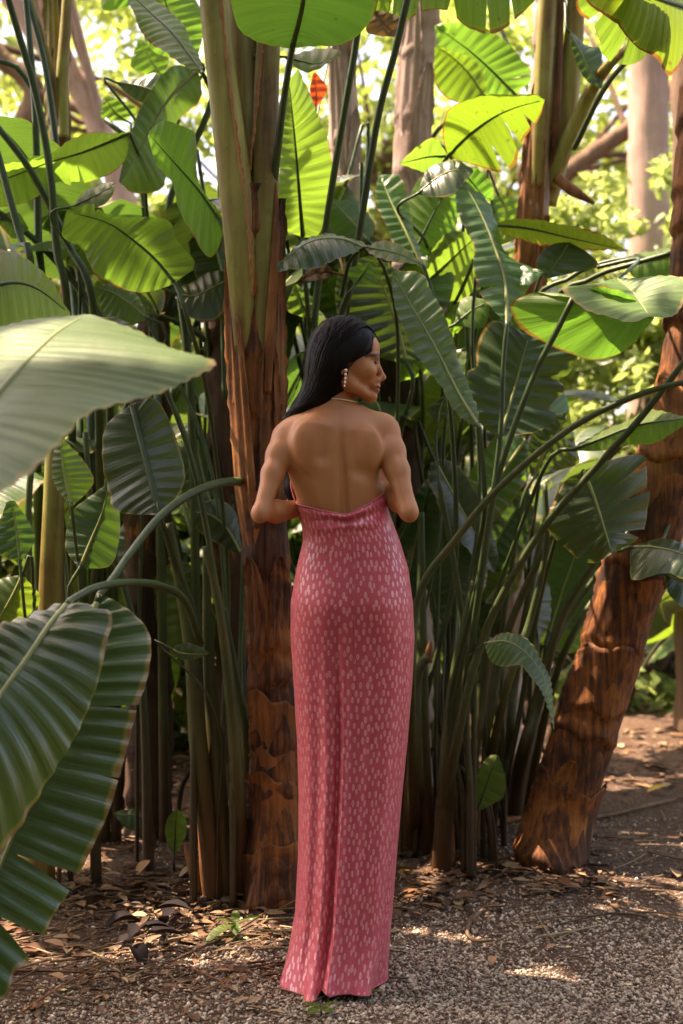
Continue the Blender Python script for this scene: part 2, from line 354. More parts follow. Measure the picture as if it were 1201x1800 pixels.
def leaf(plant, Mp, Lp, Rp, d, dl=0.0, dr=0.0, P=None, mat='leaf', arch=0.05, pl=0.0018, pitch=0.032, tears=(), nt=0, r=0.009, wave=0.008, crown=None, root=True):
    """leaf traced as midrib + two edges in photo pixels, each with its own depth"""
    d0, d1 = d if isinstance(d, tuple) else (d, d)
    def conv(Q, off, edge):
        n = len(Q); out = []
        for i, q in enumerate(Q):
            f = i / (n - 1)
            dd = q[2] if len(q) > 2 else d0 + (d1 - d0) * f + off * (math.sin(math.pi * min(max(f, 0.0), 1.0)) ** 0.6 if edge else 0)
            out.append(W(q, dd))
        return np.array(out)
    Mm = conv(Mp, 0, False); Le = conv(Lp, dl, True); Re = conv(Rp, dr, True)
    # both edges start and end on the midrib ends
    Le[0] = Le[0] * 0.25 + Mm[0] * 0.75; Re[0] = Re[0] * 0.25 + Mm[0] * 0.75
    Le[-1] = Le[-1] * 0.25 + Mm[-1] * 0.75; Re[-1] = Re[-1] * 0.25 + Mm[-1] * 0.75
    length = np.linalg.norm(np.diff(resample(Mm, 60), axis=0), axis=1).sum()
    rows = int(min(170, max(30, length / pitch * 5)))
    rs = random.Random(int(Mp[0][0] * 7 + Mp[0][1]))
    tears = list(tears) + auto_tears(nt, rs)
    PP = None
    if P is not None:
        PP = [p if isinstance(p, np.ndarray) else (W(p) if len(p) > 2 else W(p, d0)) for p in P] + [Mm[0]]
    elif crown is not None:
        a = np.array(crown, float); b = Mm[0]; dist = np.linalg.norm(b - a)
        dirm = nrm(Mm[1] - Mm[0])
        PP = [a, a * 0.62 + b * 0.38 + np.array([0, 0, 0.14 * dist]), b - dirm * 0.12 * dist + np.array([0, 0, 0.0]), b]
    if PP is not None and root and 0.12 < PP[0][2] < 1.6:
        g = np.array(PP[0]); dx = rs.uniform(-.14, .14); g0 = np.array([g[0] + dx, g[1] + .04, gh(g[0], g[1]) - .02]); PP = [g0, g0 * .5 + g * .5 + np.array([dx * .3, 0, 0])] + PP
    return finish_leaf(plant, Mm, Le, Re, np.array(PP) if PP is not None else None, mat, arch, pl, pitch, tears, r, rows, 8, wave)

PROF_T = [0, .02, .06, .15, .3, .5, .68, .82, .92, .97, 1]
PROF_W = [0.03, .38, .66, .9, 1.0, .98, .88, .7, .45, .25, 0.02]
def gen_leaf(plant, start, az, reach, height, length, width, mat='leaf', elev=50, bend=95, fold=20, roll=0, nt=2, r=0.010, rows=46, cols=5, pl=0.0, wave=0.012):
    """a whole leaf on its stalk in 3D: stalk leaves 'start', rises 'height' and reaches out, blade bends over"""
    start = np.array(start, float); h = np.array([math.cos(az), math.sin(az), 0.0])
    base = start + h * reach + np.array([0, 0, height])
    P = [start, start + h * reach * 0.25 + np.array([0, 0, height * 0.45]), start + h * reach * 0.6 + np.array([0, 0, height * 0.8]), base]
    n = 26; e = np.radians(np.linspace(elev, elev - bend, n)); st = length / (n - 1)
    pts = [base]
    for k in range(n - 1):
        pts.append(pts[-1] + st * (h * math.cos(e[k]) + np.array([0, 0, math.sin(e[k])])))
    Mm = np.array(pts); T = nrm(np.gradient(Mm, axis=0))
    side = np.array([-h[1], h[0], 0.0]); upv = np.cross(T, side[None]); upv = np.where(upv[:, 2:3] < 0, -upv, upv)
    t = np.linspace(0, 1, n); w = width * 0.5 * np.interp(t, PROF_T, PROF_W)
    out = []
    for sg in (-1, 1):
        a = R(fold + sg * roll)
        dirv = sg * side[None] * math.cos(a) + (upv * math.sin(R(roll) * sg) - upv * math.sin(R(fold)))
        out.append(Mm + nrm(dirv) * w[:, None])
    rs = random.Random(LEAFN[0] * 13 + 5)
    return finish_leaf(plant, Mm, out[0], out[1], np.array(P), mat, 0.05, pl, 0.035, auto_tears(nt, rs), r, rows, cols, wave)

# ------------------------------------------------------------------ trunk builders
def trunk(plant, P, rad, mat, name='trunk', n=30, nodes=0.2, ridge=0.012, rough=0.008, seed=0, step=0.02, tilt=0.25):
    P = np.array([np.asarray(p, float) for p in P])
    L = np.linalg.norm(np.diff(resample(P, 100), axis=0), axis=1).sum(); m = max(8, int(L / step))
    C = resample(P, m); rr = np.interp(np.linspace(0, 1, m), np.linspace(0, 1, len(rad)), rad)
    V, F, uv = tube(C, rr, n)
    V = V.reshape(m, n, 3); out = V - C[:, None]
    s = np.linspace(0, L, m)[:, None]; a = np.linspace(0, 2 * math.pi, n, endpoint=False)[None]
    rs = random.Random(seed); disp = np.zeros((m, n)); z = 0.05
    while nodes and z < L:
        ta = rs.random() * 6.28; tl = tilt * rs.uniform(0.3, 1.0) * 0.12
        dz = s - (z + tl * np.cos(a - ta) + 0.012 * np.sin(5 * a + ta))
        amp = ridge * rs.uniform(0.5, 1.2)
        disp += amp * np.where(dz < 0, np.exp(dz / 0.012), np.exp(-dz / 0.06)) - amp * 0.6 * np.exp(-((dz + 0.03) / 0.018) ** 2)
        z += nodes * rs.uniform(0.55, 1.4)
    off = seed * 3.1
    for i in range(m):
        for j in range(n):
            p = V[i, j]
            disp[i, j] += rough * (mnoise.noise(Vector((p[0] * 22 + off, p[1] * 22, p[2] * 3))) + 0.6 * mnoise.noise(Vector((p[0] * 50 + off, p[1] * 50, p[2] * 9))))
    V = V + nrm(out) * disp[..., None]
    o = mk(name, V.reshape(-1, 3), F, M[mat], plant, uv)
    return o, C, rr

def sheath(parent, C, rr, f0, f1, ang, half, mat='sheath', off=0.006, flare=0.02, point=True, seed=0, name='leaf_sheath', lean=0.0, thick=0.002):
    """a curved plate (old leaf base) clasping the trunk between fractions f0..f1 of its length"""
    rs = random.Random(seed); m, n = 26, 11
    f = np.linspace(f0, f1, m); c = np.stack([np.interp(f, np.linspace(0, 1, len(C)), C[:, k]) for k in range(3)], 1)
    r = np.interp(f, np.linspace(0, 1, len(rr)), rr); T = nrm(np.gradient(c, axis=0))
    N = np.array([0, -1.0, 0]) - T * T[:, 1:2] * -1; N = nrm(N); B = np.cross(T, N)
    q = np.linspace(0, 1, m); hw = half * (np.interp(q, [0, .15, .6, .9, 1], [0.9, 1, .8, .45, .12]) if point else np.interp(q, [0, .1, .9, 1], [0.95, 1, .95, .9]))
    V = np.zeros((2, m, n, 3)); x = np.linspace(-1, 1, n)
    for lay in (0, 1):
        for i in range(m):
            jag = np.array([0.012 * (rs.random() - 0.5) for _ in range(n)]) * (abs(x) > 0.9)
            a = ang + lean * q[i] + hw[i] * x; sl_ = 0.0 if point else 1.0
            ro = r[i] + off * min(1, q[i] * 5) - .006 * (1 - min(1, q[i] * 5)) + (thick if lay == 0 else -thick) * 0.5 + flare * q[i] ** 3 + 0.004 * np.cos(x * 9 + seed) + 0.010 * q[i] * abs(x) ** 3 + jag
            V[lay, i] = c[i] + ro[:, None] * (np.cos(a)[:, None] * N[i] + np.sin(a)[:, None] * B[i]) + T[i] * (sl_ * q[i] * (.035 * np.sin(x * 1.7 + seed) + .012 * np.sin(x * 9 + seed * 2)))[:, None]
    V = V.reshape(-1, 3); F = []; k = m * n
    for i in range(m - 1):
        for j in range(n - 1):
            F.append((i * n + j, i * n + j + 1, (i + 1) * n + j + 1, (i + 1) * n + j)); F.append(tuple(k + v for v in (i * n + j, (i + 1) * n + j, (i + 1) * n + j + 1, i * n + j + 1)))
        for j in (0, n - 1):
            F.append((i * n + j, (i + 1) * n + j, k + (i + 1) * n + j, k + i * n + j))
    for i in (0, m - 1):
        for j in range(n - 1): F.append((i * n + j, i * n + j + 1, k + i * n + j + 1, k + i * n + j))
    uv = np.stack([np.zeros(len(V)), V[:, 2]], 1)
    return mk(name, V, F, M[mat], parent, uv)

def stem(plant, pts, rad, mat='stem', name='stem', n=12, flat=1.0):
    P = resample([W(p) if not isinstance(p, np.ndarray) else p for p in pts], 60)
    V, F, uv = tube(P, np.interp(np.linspace(0, 1, 60), np.linspace(0, 1, len(rad)), rad), n, flat)
    return mk(name, V, F, M[mat], plant, uv), P

# ------------------------------------------------------------------ ground
def gh(x, y):
    h = 0.012 * mnoise.noise(Vector((x * 1.7, y * 1.7, 0))) + 0.006 * mnoise.noise(Vector((x * 6, y * 6, 3)))
    k = min(max((y - 4.1) / 0.8, 0), 1); h += 0.035 * k * k * (3 - 2 * k)          # planting bed slightly raised
    if y > 6.5: h += 0.03 * (min(y, 16) - 6.5)
    return h

def ground_material():
    m, nt, out = newmat('soil_and_gravel'); L = nt.links.new
    tc = nd(nt, 'ShaderNodeTexCoord')
    n1 = nd(nt, 'ShaderNodeTexNoise', i_Scale=2.0, i_Detail=6.0, i_Roughness=0.65); L(tc.outputs['Object'], n1.inputs[0])
    n2 = nd(nt, 'ShaderNodeTexNoise', i_Scale=60.0, i_Detail=5.0, i_Roughness=0.7); L(tc.outputs['Object'], n2.inputs[0])
    v = nd(nt, 'ShaderNodeTexVoronoi', i_Scale=130.0); L(tc.outputs['Object'], v.inputs[0])
    c = mix(nt, n1.outputs[0], (0.060, 0.030, 0.016), (0.135, 0.072, 0.040))
    c = mix(nt, mth(nt, 'MULTIPLY', n2.outputs[0], 0.6), c, (0.045, 0.026, 0.016))
    grit = ramp(nt, v.outputs['Color'], [(0.0, (0.10, 0.065, 0.045)), (0.6, (0.17, 0.12, 0.085)), (1.0, (0.30, 0.25, 0.2))])
    c = mix(nt, mth(nt, 'MULTIPLY', mth(nt, 'GREATER_THAN', n2.outputs[0], 0.52), 0.7), c, grit.outputs[0])
    bp = nd(nt, 'ShaderNodeBump', i_Strength=0.9, i_Distance=0.012); L(mth(nt, 'ADD', n2.outputs[0], mth(nt, 'MULTIPLY', v.outputs['Distance'], -0.6)), bp.inputs['Height'])
    p = nd(nt, 'ShaderNodeBsdfPrincipled', i_Roughness=0.95); L(c, p.inputs['Base Color']); L(bp.outputs[0], p.inputs['Normal']); p.inputs['Specular IOR Level'].default_value = 0.2
    L(p.outputs[0], out.inputs[0]); return m
M['ground'] = ground_material()
xs = np.concatenate([[-150, -60, -25, -10, -5, -3.2], np.arange(-2.4, 2.45, 0.06), [3.2, 5, 10, 25, 60, 150]])
ys = np.concatenate([[-60, -20, -6, 0, 1.6], np.arange(2.4, 7.5, 0.06), np.arange(7.6, 16, 0.6), [18, 25, 40, 80, 200]])
V = [(x, y, gh(x, y)) for y in ys for x in xs]; nx = len(xs)
F = [(j * nx + i, j * nx + i + 1, (j + 1) * nx + i + 1, (j + 1) * nx + i) for j in range(len(ys) - 1) for i in range(nx - 1)]
tag(mk('ground', V, F, M['ground']), kind='structure')

def attr_material(name, rough=0.85, trans=0.0, spec=0.3, bump=0.0):
    m, nt, out = newmat(name); L = nt.links.new
    a = nd(nt, 'ShaderNodeAttribute', attribute_name='paint')
    tc = nd(nt, 'ShaderNodeTexCoord'); n = nd(nt, 'ShaderNodeTexNoise', i_Scale=180.0, i_Detail=3.0); L(tc.outputs['Object'], n.inputs[0])
    c = mix(nt, mth(nt, 'MULTIPLY', n.outputs[0], 0.45), a.outputs[0], (0.04, 0.03, 0.02))
    p = nd(nt, 'ShaderNodeBsdfPrincipled', i_Roughness=rough); L(c, p.inputs['Base Color']); p.inputs['Specular IOR Level'].default_value = spec
    L(p.outputs[0], out.inputs[0]); return m
M['gravel'] = attr_material('gravel'); M['litter'] = attr_material('litter', 0.7)

def scatter_stones(n, xr, yr, dens, rmin, rmax, seed):
    r_ = np.random.default_rng(seed); pts = []
    while len(pts) < n:
        x = r_.uniform(*xr); y = r_.uniform(*yr)
        if r_.random() < dens(x, y): pts.append((x, y))
    pts = np.array(pts); z = np.array([gh(x, y) for x, y in pts])
    rad = rmin + (rmax - rmin) * r_.random(n) ** 2.2
    o = np.array([[1, 0, 0], [-1, 0, 0], [0, 1, 0], [0, -1, 0], [0, 0, 1], [0, 0, -1]], float)
    V = o[None] * rad[:, None, None] * r_.uniform(0.55, 1.25, (n, 6, 1)) + rad[:, None, None] * r_.uniform(-0.35, 0.35, (n, 6, 3))
    V[..., 2] *= 0.75
    a = r_.uniform(0, 6.28, n); ca, sa = np.cos(a)[:, None], np.sin(a)[:, None]
    X = V[..., 0] * ca - V[..., 1] * sa; Y = V[..., 0] * sa + V[..., 1] * ca
    V = np.stack([X + pts[:, :1], Y + pts[:, 1:], V[..., 2] + (z + rad * r_.uniform(0.05, 0.5, n))[:, None]], -1).reshape(-1, 3)
    f = np.array([[0, 2, 4], [2, 1, 4], [1, 3, 4], [3, 0, 4], [2, 0, 5], [1, 2, 5], [3, 1, 5], [0, 3, 5]])
    F = (f[None] + 6 * np.arange(n)[:, None, None]).reshape(-1, 3)
    pal = np.array([[.34, .29, .24], [.42, .38, .33], [.24, .20, .165], [.52, .48, .42], [.30, .21, .16], [.16, .13, .11], [.40, .32, .24], [.46, .37, .31]])
    c = pal[r_.choice(len(pal), n, p=[.2, .16, .18, .08, .12, .12, .08, .06])] * r_.uniform(1.05, 1.6, (n, 1)) * np.array([1.06, 1.0, .90])
    c = np.repeat(np.concatenate([c, np.ones((n, 1))], 1), 6, 0)
    return V, F, c
def dens(x, y):
    lim = 4.12 + 0.12 * math.sin(x * 3.1) + (0.10 if x > 0.25 else 0) - (0.55 if x < -0.55 else 0) * min(1, (-0.55 - x) * 3 if x < -0.55 else 0)
    k = 1 / (1 + math.exp((y - lim) * 9))
    nz = 0.58 + 0.9 * mnoise.noise(Vector((x * 2.3, y * 2.3, 9)))
    return min(1, max(0.03, k * nz * 1.25) + (0.12 * (0.4 + mnoise.noise(Vector((x * 3, y * 3, 4)))) if x > 0.3 and y < 6 else 0))
V, F, c = scatter_stones(40000, (-1.25, 1.35), (3.0, 5.6), dens, 0.0028, 0.009, 3)
tag(mk('gravel', V, F, M['gravel'], None, smooth=False, color=c), 'grey and tan crushed gravel spread over the path in the foreground', 'gravel', kind='stuff')

# dry litter, too small and too many to count
def litter(n, seed, pick, smin, smax):
    r_ = np.random.default_rng(seed); MBV = []; MBF = []; C = []; k = 0
    pal = np.array([[.20, .10, .045], [.13, .06, .028], [.30, .17, .08], [.07, .038, .02], [.36, .25, .14], [.24, .11, .04]])
    for _ in range(n):
        x, y = pick(r_); z = gh(x, y) + r_.uniform(0.002, 0.02); s = r_.uniform(smin, smax); a = r_.uniform(0, 6.28)
        w = s * r_.uniform(0.2, 0.45); lift = s * r_.uniform(-0.05, 0.3); til = r_.uniform(-0.35, 0.35)
        ux, uy = math.cos(a), math.sin(a)
        P = []
        for (u, v, h) in ((-1, 0, 0), (-.45, -.9, .5), (-.45, .9, .5), (0.1, -1, .7), (.1, 1, .7), (.6, -.55, .35), (.6, .55, .35), (1, 0, 0.1), (-.2, 0, 0.15), (.45, 0, 0.15)):
            P.append((x + u * s * ux - v * w * uy, y + u * s * uy + v * w * ux, z + h * lift * 0.5 + v * w * til + abs(v) * 0.004))
        MBV += P; MBF += [tuple(k + q for q in f) for f in ((0, 1, 8), (0, 8, 2), (1, 3, 9, 8), (8, 9, 4, 2), (3, 5, 9), (9, 6, 4), (5, 7, 9), (9, 7, 6))]
        k += 10; cc = pal[r_.integers(len(pal))] * r_.uniform(0.6, 1.1); C += [(*cc, 1)] * 10
    return np.array(MBV), MBF, np.array(C)
def pick_bed(r_):
    while True:
        x = r_.uniform(-1.7, 1.9); y = r_.uniform(3.9, 7.6)
        if y > 4.35 + (0.25 if x > 0.5 else 0) or x < -0.45: 
            if not (x > 0.6 and y < 6.2 and r_.random() < 0.9): return x, y
V, F, c = litter(1900, 5, pick_bed, 0.012, 0.055)
tag(mk('leaf_litter', V, F, M['litter'], None, color=c), 'brown dry leaf litter lying on the soil under the plants', 'leaf litter', kind='stuff')
def pick_edge(r_):
    x = r_.uniform(-1.1, 0.9); return x, r_.normal(4.52 + (0.15 if x > .4 else 0), 0.16)
V, F, c = litter(900, 15, pick_edge, 0.008, 0.04)
tag(mk('mulch', V, F, M['litter'], None, color=c), 'matted brown mulch along the feet of the stems', 'mulch', kind='stuff')
def pick_left(r_): return r_.uniform(-1.3, -0.15), r_.uniform(3.45, 4.5)
V, F, c = litter(420, 6, pick_left, 0.008, 0.035)
tag(mk('leaf_crumbs', V, F, M['litter'], None, color=c), 'small brown leaf crumbs strewn on the soil at the lower left', 'leaf litter', kind='stuff')
mb = MB(); C = []
r_ = np.random.default_rng(8)
for k in range(230):
    x, y = (r_.uniform(-1.3, 0.15), r_.uniform(3.6, 4.7)) if k < 150 else (r_.uniform(-0.2, 1.6), r_.uniform(4.0, 5.6))
    a = r_.normal(0.35, 0.7); l = r_.uniform(0.04, 0.26); cv = r_.uniform(-0.03, 0.03)
    pts = [(x - l / 2 * math.cos(a), y - l / 2 * math.sin(a)), (x + cv, y + cv), (x + l / 2 * math.cos(a), y + l / 2 * math.sin(a))]
    P = resample([(px, py, gh(px, py) + 0.006 + r_.uniform(0, 0.012)) for px, py in pts], 6)
    tv, tf, tu = tube(P, r_.uniform(0.0012, 0.0036), 5); mb.add(tv, tf, tu)
    cc = np.array([[.22, .13, .06], [.10, .055, .03], [.36, .27, .15], [.15, .075, .035]][r_.integers(4)]); C += [(*cc, 1)] * len(tv)
tag(mk('twigs', np.vstack(mb.V), mb.F, M['litter'], None, color=np.array(C)), 'thin dry twigs and straws strewn over soil and gravel', 'twigs', kind='stuff')

# ------------------------------------------------------------------ trees and shrubs behind
def leaf_cloud(centres, rad, per, size, seed, flat=0.8, elong=0.45):
    r_ = np.random.default_rng(seed); centres = np.asarray(centres); n = len(centres) * per
    c = np.repeat(centres, per, 0)
    dv = nrm(r_.normal(size=(n, 3))); rr = np.broadcast_to(np.asarray(rad), (len(centres),)).repeat(per)
    p = c + dv * (rr * r_.random(n) ** 0.5)[:, None] * np.array([1, 1, flat])
    nn = nrm(r_.normal(size=(n, 3)) * 0.8 + np.array([0, 0, 0.8]) + dv * 0.4)
    a = nrm(np.cross(nn, r_.normal(size=(n, 3)))); b = np.cross(nn, a)
    s = (size * r_.uniform(0.6, 1.3, n))[:, None]
    V = np.stack([p - a * s, p - b * s * elong + nn * s * 0.12, p + a * s, p + b * s * elong + nn * s * 0.12], 1).reshape(-1, 3)
    k = 4 * np.arange(n)[:, None]
    F = np.concatenate([k + np.array([[0, 1, 2]]), k + np.array([[0, 2, 3]])], 1).reshape(-1, 3)
    return V, F
def blob(c, r, n, seed, shell=0.35):
    r_ = np.random.default_rng(seed); d = nrm(r_.normal(size=(n, 3))); return np.array(c) + d * (shell + (1 - shell) * r_.random((n, 1)) ** 0.6) * np.array(r)

def broadleaf(name, label, base, trunk_pts, rad, crown, mat, bark, size=0.07, clumps=70, per=60, crad=0.4, branches=(), seed=1, cat='tree', group=None, nodes=0, step=0.06, gaps=()):
    t = thing(name, label, cat, base, group)
    o, C, rr = trunk(t, trunk_pts, rad, bark, n=16, nodes=nodes, ridge=0.01, rough=0.02 if not nodes else 0.008, seed=seed, step=step)
    for k, (bp, br) in enumerate(branches):
        P = resample(bp, 40); V, F, uv = tube(P, np.linspace(br, br * 0.45, 40), 9); mk('branch', V, F, M[bark], t, uv)
    if crown is not None:
        cs = np.vstack([blob(c, r, max(6, int(clumps * w)), seed * 10 + i) for i, (c, r, w) in enumerate(crown)])
        # small limbs from the trunk top into the crown
        top = C[-1]; r_ = np.random.default_rng(seed + 77)
        for k in range(7):
            e = cs[r_.integers(len(cs))]; st = C[int(len(C) * r_.uniform(0.55, 0.98))]
            P = resample([st, st * 0.5 + e * 0.5 + np.array([0, 0, 0.3]), e], 20); V, F, uv = tube(P, np.linspace(rr[-1] * 0.6, 0.012, 20), 7); mk('branch', V, F, M[bark], t, uv)
        V, F = leaf_cloud(cs, crad, per, size, seed)
        if gaps:
            mid = V.reshape(-1, 4, 3).mean(1); keep = np.ones(len(mid), bool); sd3 = np.array(SUN_DIR)
            for gp_, gr in gaps:
                r3 = mid - np.array(gp_); keep &= np.linalg.norm(r3 - (r3 @ sd3)[:, None] * sd3, axis=1) > gr + .09
            V = V.reshape(-1, 4, 3)[keep].reshape(-1, 3); k4 = 4 * np.arange(keep.sum())[:, None]
            F = np.concatenate([k4 + np.array([[0, 1, 2]]), k4 + np.array([[0, 2, 3]])], 1).reshape(-1, 3)
        mk('crown', V, F, M[mat], t, smooth=False)
    return t
def g3(p): a = W(p); return a

# far wood closing the view, one mass
r_ = np.random.default_rng(21); cs = []
for k in range(380):
    a = r_.uniform(-0.55, 0.55); d = r_.uniform(19, 27); cs.append((d * math.tan(a), d, 0.4 + r_.uniform(0, 1) ** 1.1 * 9.5 + 0.2 * (d - 19)))
V, F = leaf_cloud(cs, 0.95, 60, 0.16, 22)
tag(mk('far_wood', V, F, M['tree_leaf'], None, smooth=False), 'blurred sunlit wood closing the view behind the trees', 'wood', kind='stuff')

broadleaf('pink_barked_tree', 'tall straight tree with pale pinkish bark at upper right', (2.20, 10.1, 0), [(2.20, 10.1, 0.05), (2.18, 10.1, 2.5), (2.19, 10.1, 5), (2.2, 10.1, 7.5)], [0.17, 0.145, 0.135, 0.12],
          [((2.4, 10.6, 8.8), (2.2, 2.2, 1.4), 1)], 'tree_leaf', 'wood_pink', seed=2)
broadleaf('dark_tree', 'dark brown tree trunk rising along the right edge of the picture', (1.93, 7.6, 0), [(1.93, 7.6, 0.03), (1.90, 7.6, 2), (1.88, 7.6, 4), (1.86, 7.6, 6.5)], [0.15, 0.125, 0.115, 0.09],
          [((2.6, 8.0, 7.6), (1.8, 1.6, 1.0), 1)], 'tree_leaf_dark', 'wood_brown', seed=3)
broadleaf('leaning_pale_tree', 'pale pink leaning tree trunk at upper left behind the thin stalks', W((330, 1150), 9.4) * np.array([1, 1, 0]), [W((330, 1190), 9.4), W((265, 560), 9.4), W((172, 218), 9.3), W((100, 105), 9.2), W((20, -10), 9.1), W((-160, -260), 9.0)], [0.12, 0.10, 0.085, 0.08, 0.08, 0.06],
          [((-3.2, 9.0, 6.6), (1.6, 1.6, 1.0), 1)], 'tree_leaf', 'wood_pink', seed=4, nodes=0.35)
broadleaf('crooked_tree', 'brown crooked branching tree among sunlit leaves at upper left', (-3.4, 11.5, 0), [(-3.4, 11.5, 0.1), (-3.0, 11.5, 2.0), W((30, 270), 11.5), W((60, 160), 11.5), W((0, 100), 11.5), W((-80, 0), 11.5)], [0.2, 0.16, 0.12, 0.1, 0.09, 0.06],
          [(W((150, 140), 12.4), (1.7, 0.8, 1.6), 0.6), (W((330, 330), 12.8), (1.0, 0.8, 1.3), 0.3), (W((30, 430), 12.4), (0.9, 0.8, 0.8), 0.3)], 'tree_leaf', 'wood_brown', seed=5, clumps=60, per=55, crad=0.36,
          branches=[([W((60, 160), 11.5), W((165, 195), 11.4), W((150, 120), 11.4), W((130, 60), 11.4), W((122, 10), 11.4)], 0.055), ([W((40, 250), 11.5), W((95, 195), 11.5), W((150, 215), 11.5), W((200, 170), 11.5)], 0.04)])
broadleaf('twisted_tree', 'twisted grey brown tree with thin branches behind the orange trunk', (1.3, 12.0, 0.15), [(1.3, 12.0, 0.1), W((868, 640), 12.0), W((900, 420), 12.0), W((960, 335), 12.0), W((1040, 272), 12.0), W((1130, 205), 12.0), W((1260, 80), 12.0)], [0.19, 0.16, 0.13, 0.11, 0.085, 0.07, 0.05],
          [(W((1030, 180), 13), (1.6, 0.8, 1.3), 0.6), (W((890, 250), 13), (1.0, 0.8, 1.4), 0.4), (W((1180, 420), 13.5), (0.9, 0.8, 1.0), 0.3)], 'tree_leaf', 'wood_brown', seed=6, clumps=60, per=50, crad=0.36,
          branches=[([W((930, 370), 12), W((915, 300), 11.9), W((950, 250), 11.9), W((1000, 215), 11.9)], 0.035), ([W((1000, 300), 12), W((1050, 310), 11.9), W((1100, 330), 11.9)], 0.04), ([W((985, 318), 12), W((975, 260), 12), W((990, 200), 12)], 0.022)])
broadleaf('leafy_tree', 'yellow green leafy tree glowing between the two grey banana-like trunks', (0.5, 14.5, 0.2), [(0.5, 14.5, 0.2), (0.45, 14.5, 2.5), (0.5, 14.4, 5.0)], [0.18, 0.14, 0.1],
          [(W((660, 170), 14.5), (1.7, 1.0, 1.8), 1), (W((560, 380), 14.5), (1.0, 0.8, 1.2), .4)], 'tree_leaf', 'wood_brown', seed=7, clumps=60)

def shrub(label, c, r, mat='shrub_leaf', size=0.06, clumps=40, per=50, crad=0.16, seed=1, name='shrub', group=None):
    c = np.array(c, float); base = np.array([c[0], c[1], gh(c[0], c[1])])
    t = thing(name, label, 'shrub', base, group); r_ = np.random.default_rng(seed)
    cs = blob(c, r, clumps, seed)
    for k in range(8):
        e = cs[r_.integers(len(cs))]; P = resample([base + r_.normal(size=3) * np.array([.06, .06, 0]), base * 0.5 + e * 0.5 + r_.normal(size=3) * 0.08, e], 14)
        V, F, uv = tube(P, np.linspace(0.02, 0.006, 14), 6); mk('stem', V, F, M['wood_brown'], t, uv)
    V, F = leaf_cloud(cs, crad, per, size, seed); mk('foliage', V, F, M[mat], t, smooth=False)
    return t
shrub('sunlit round-leaved shrub below the pink-barked trunk at right', W((1120, 480), 9.3), (0.85, 0.6, 0.8), seed=31, clumps=60, size=0.055)
shrub('bright shrub behind the crossing stalks at right, lit pale yellow green', W((1080, 680), 8.6), (0.8, 0.5, 0.7), seed=32, clumps=60, size=0.055)
shrub('lit shrub seen through the gap right of the head', W((775, 690), 9.2), (0.45, 0.5, 0.75), seed=33, size=0.06)
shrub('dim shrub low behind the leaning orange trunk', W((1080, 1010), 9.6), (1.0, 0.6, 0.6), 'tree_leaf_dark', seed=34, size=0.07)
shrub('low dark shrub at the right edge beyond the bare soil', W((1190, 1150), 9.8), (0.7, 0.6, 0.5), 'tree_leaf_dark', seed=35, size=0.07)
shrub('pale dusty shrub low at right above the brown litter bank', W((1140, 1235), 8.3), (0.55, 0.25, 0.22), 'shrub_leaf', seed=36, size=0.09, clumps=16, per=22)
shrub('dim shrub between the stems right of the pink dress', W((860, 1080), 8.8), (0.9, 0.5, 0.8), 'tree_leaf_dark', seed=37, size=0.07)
shrub('dark shrub added deep behind the left stems to darken the gaps', W((200, 1080), 7.2), (0.95, 0.4, 0.95), 'tree_leaf_dark', seed=38, size=0.07, clumps=110)  # added to darken the gaps between the left stems
shrub('dark shrub added deep behind the woman to darken the space between the trunks', W((560, 1100), 7.4), (0.7, 0.4, 0.9), 'tree_leaf_dark', seed=41, size=0.07, clumps=90)  # added as a dark backing between the trunks
shrub('low dark bush added at the far left edge to darken behind the hanging leaves', W((-60, 1120), 6.6), (0.6, 0.4, 0.8), 'tree_leaf_dark', seed=42, size=0.07, clumps=70)  # added to darken the thicket at the left edge
shrub('sunlit bush behind the curled leaf at upper left', W((90, 440), 9.8), (1.1, 0.5, 0.8), 'shrub_leaf', seed=39, size=0.07, clumps=50)
shrub('bright bush behind the left trunks above the large pale leaf', W((330, 640), 10.2), (0.9, 0.5, 1.0), 'shrub_leaf', seed=40, size=0.07, clumps=50)

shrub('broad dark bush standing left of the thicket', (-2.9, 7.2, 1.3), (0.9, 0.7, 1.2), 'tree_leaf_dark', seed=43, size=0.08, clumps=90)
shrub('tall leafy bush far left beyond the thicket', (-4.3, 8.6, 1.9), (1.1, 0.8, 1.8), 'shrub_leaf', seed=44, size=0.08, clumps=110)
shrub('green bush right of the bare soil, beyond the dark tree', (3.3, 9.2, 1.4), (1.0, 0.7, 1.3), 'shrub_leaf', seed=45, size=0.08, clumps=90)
shrub('dark bush at far right beyond the path', (4.4, 7.8, 1.2), (0.9, 0.8, 1.1), 'tree_leaf_dark', seed=46, size=0.08, clumps=80)

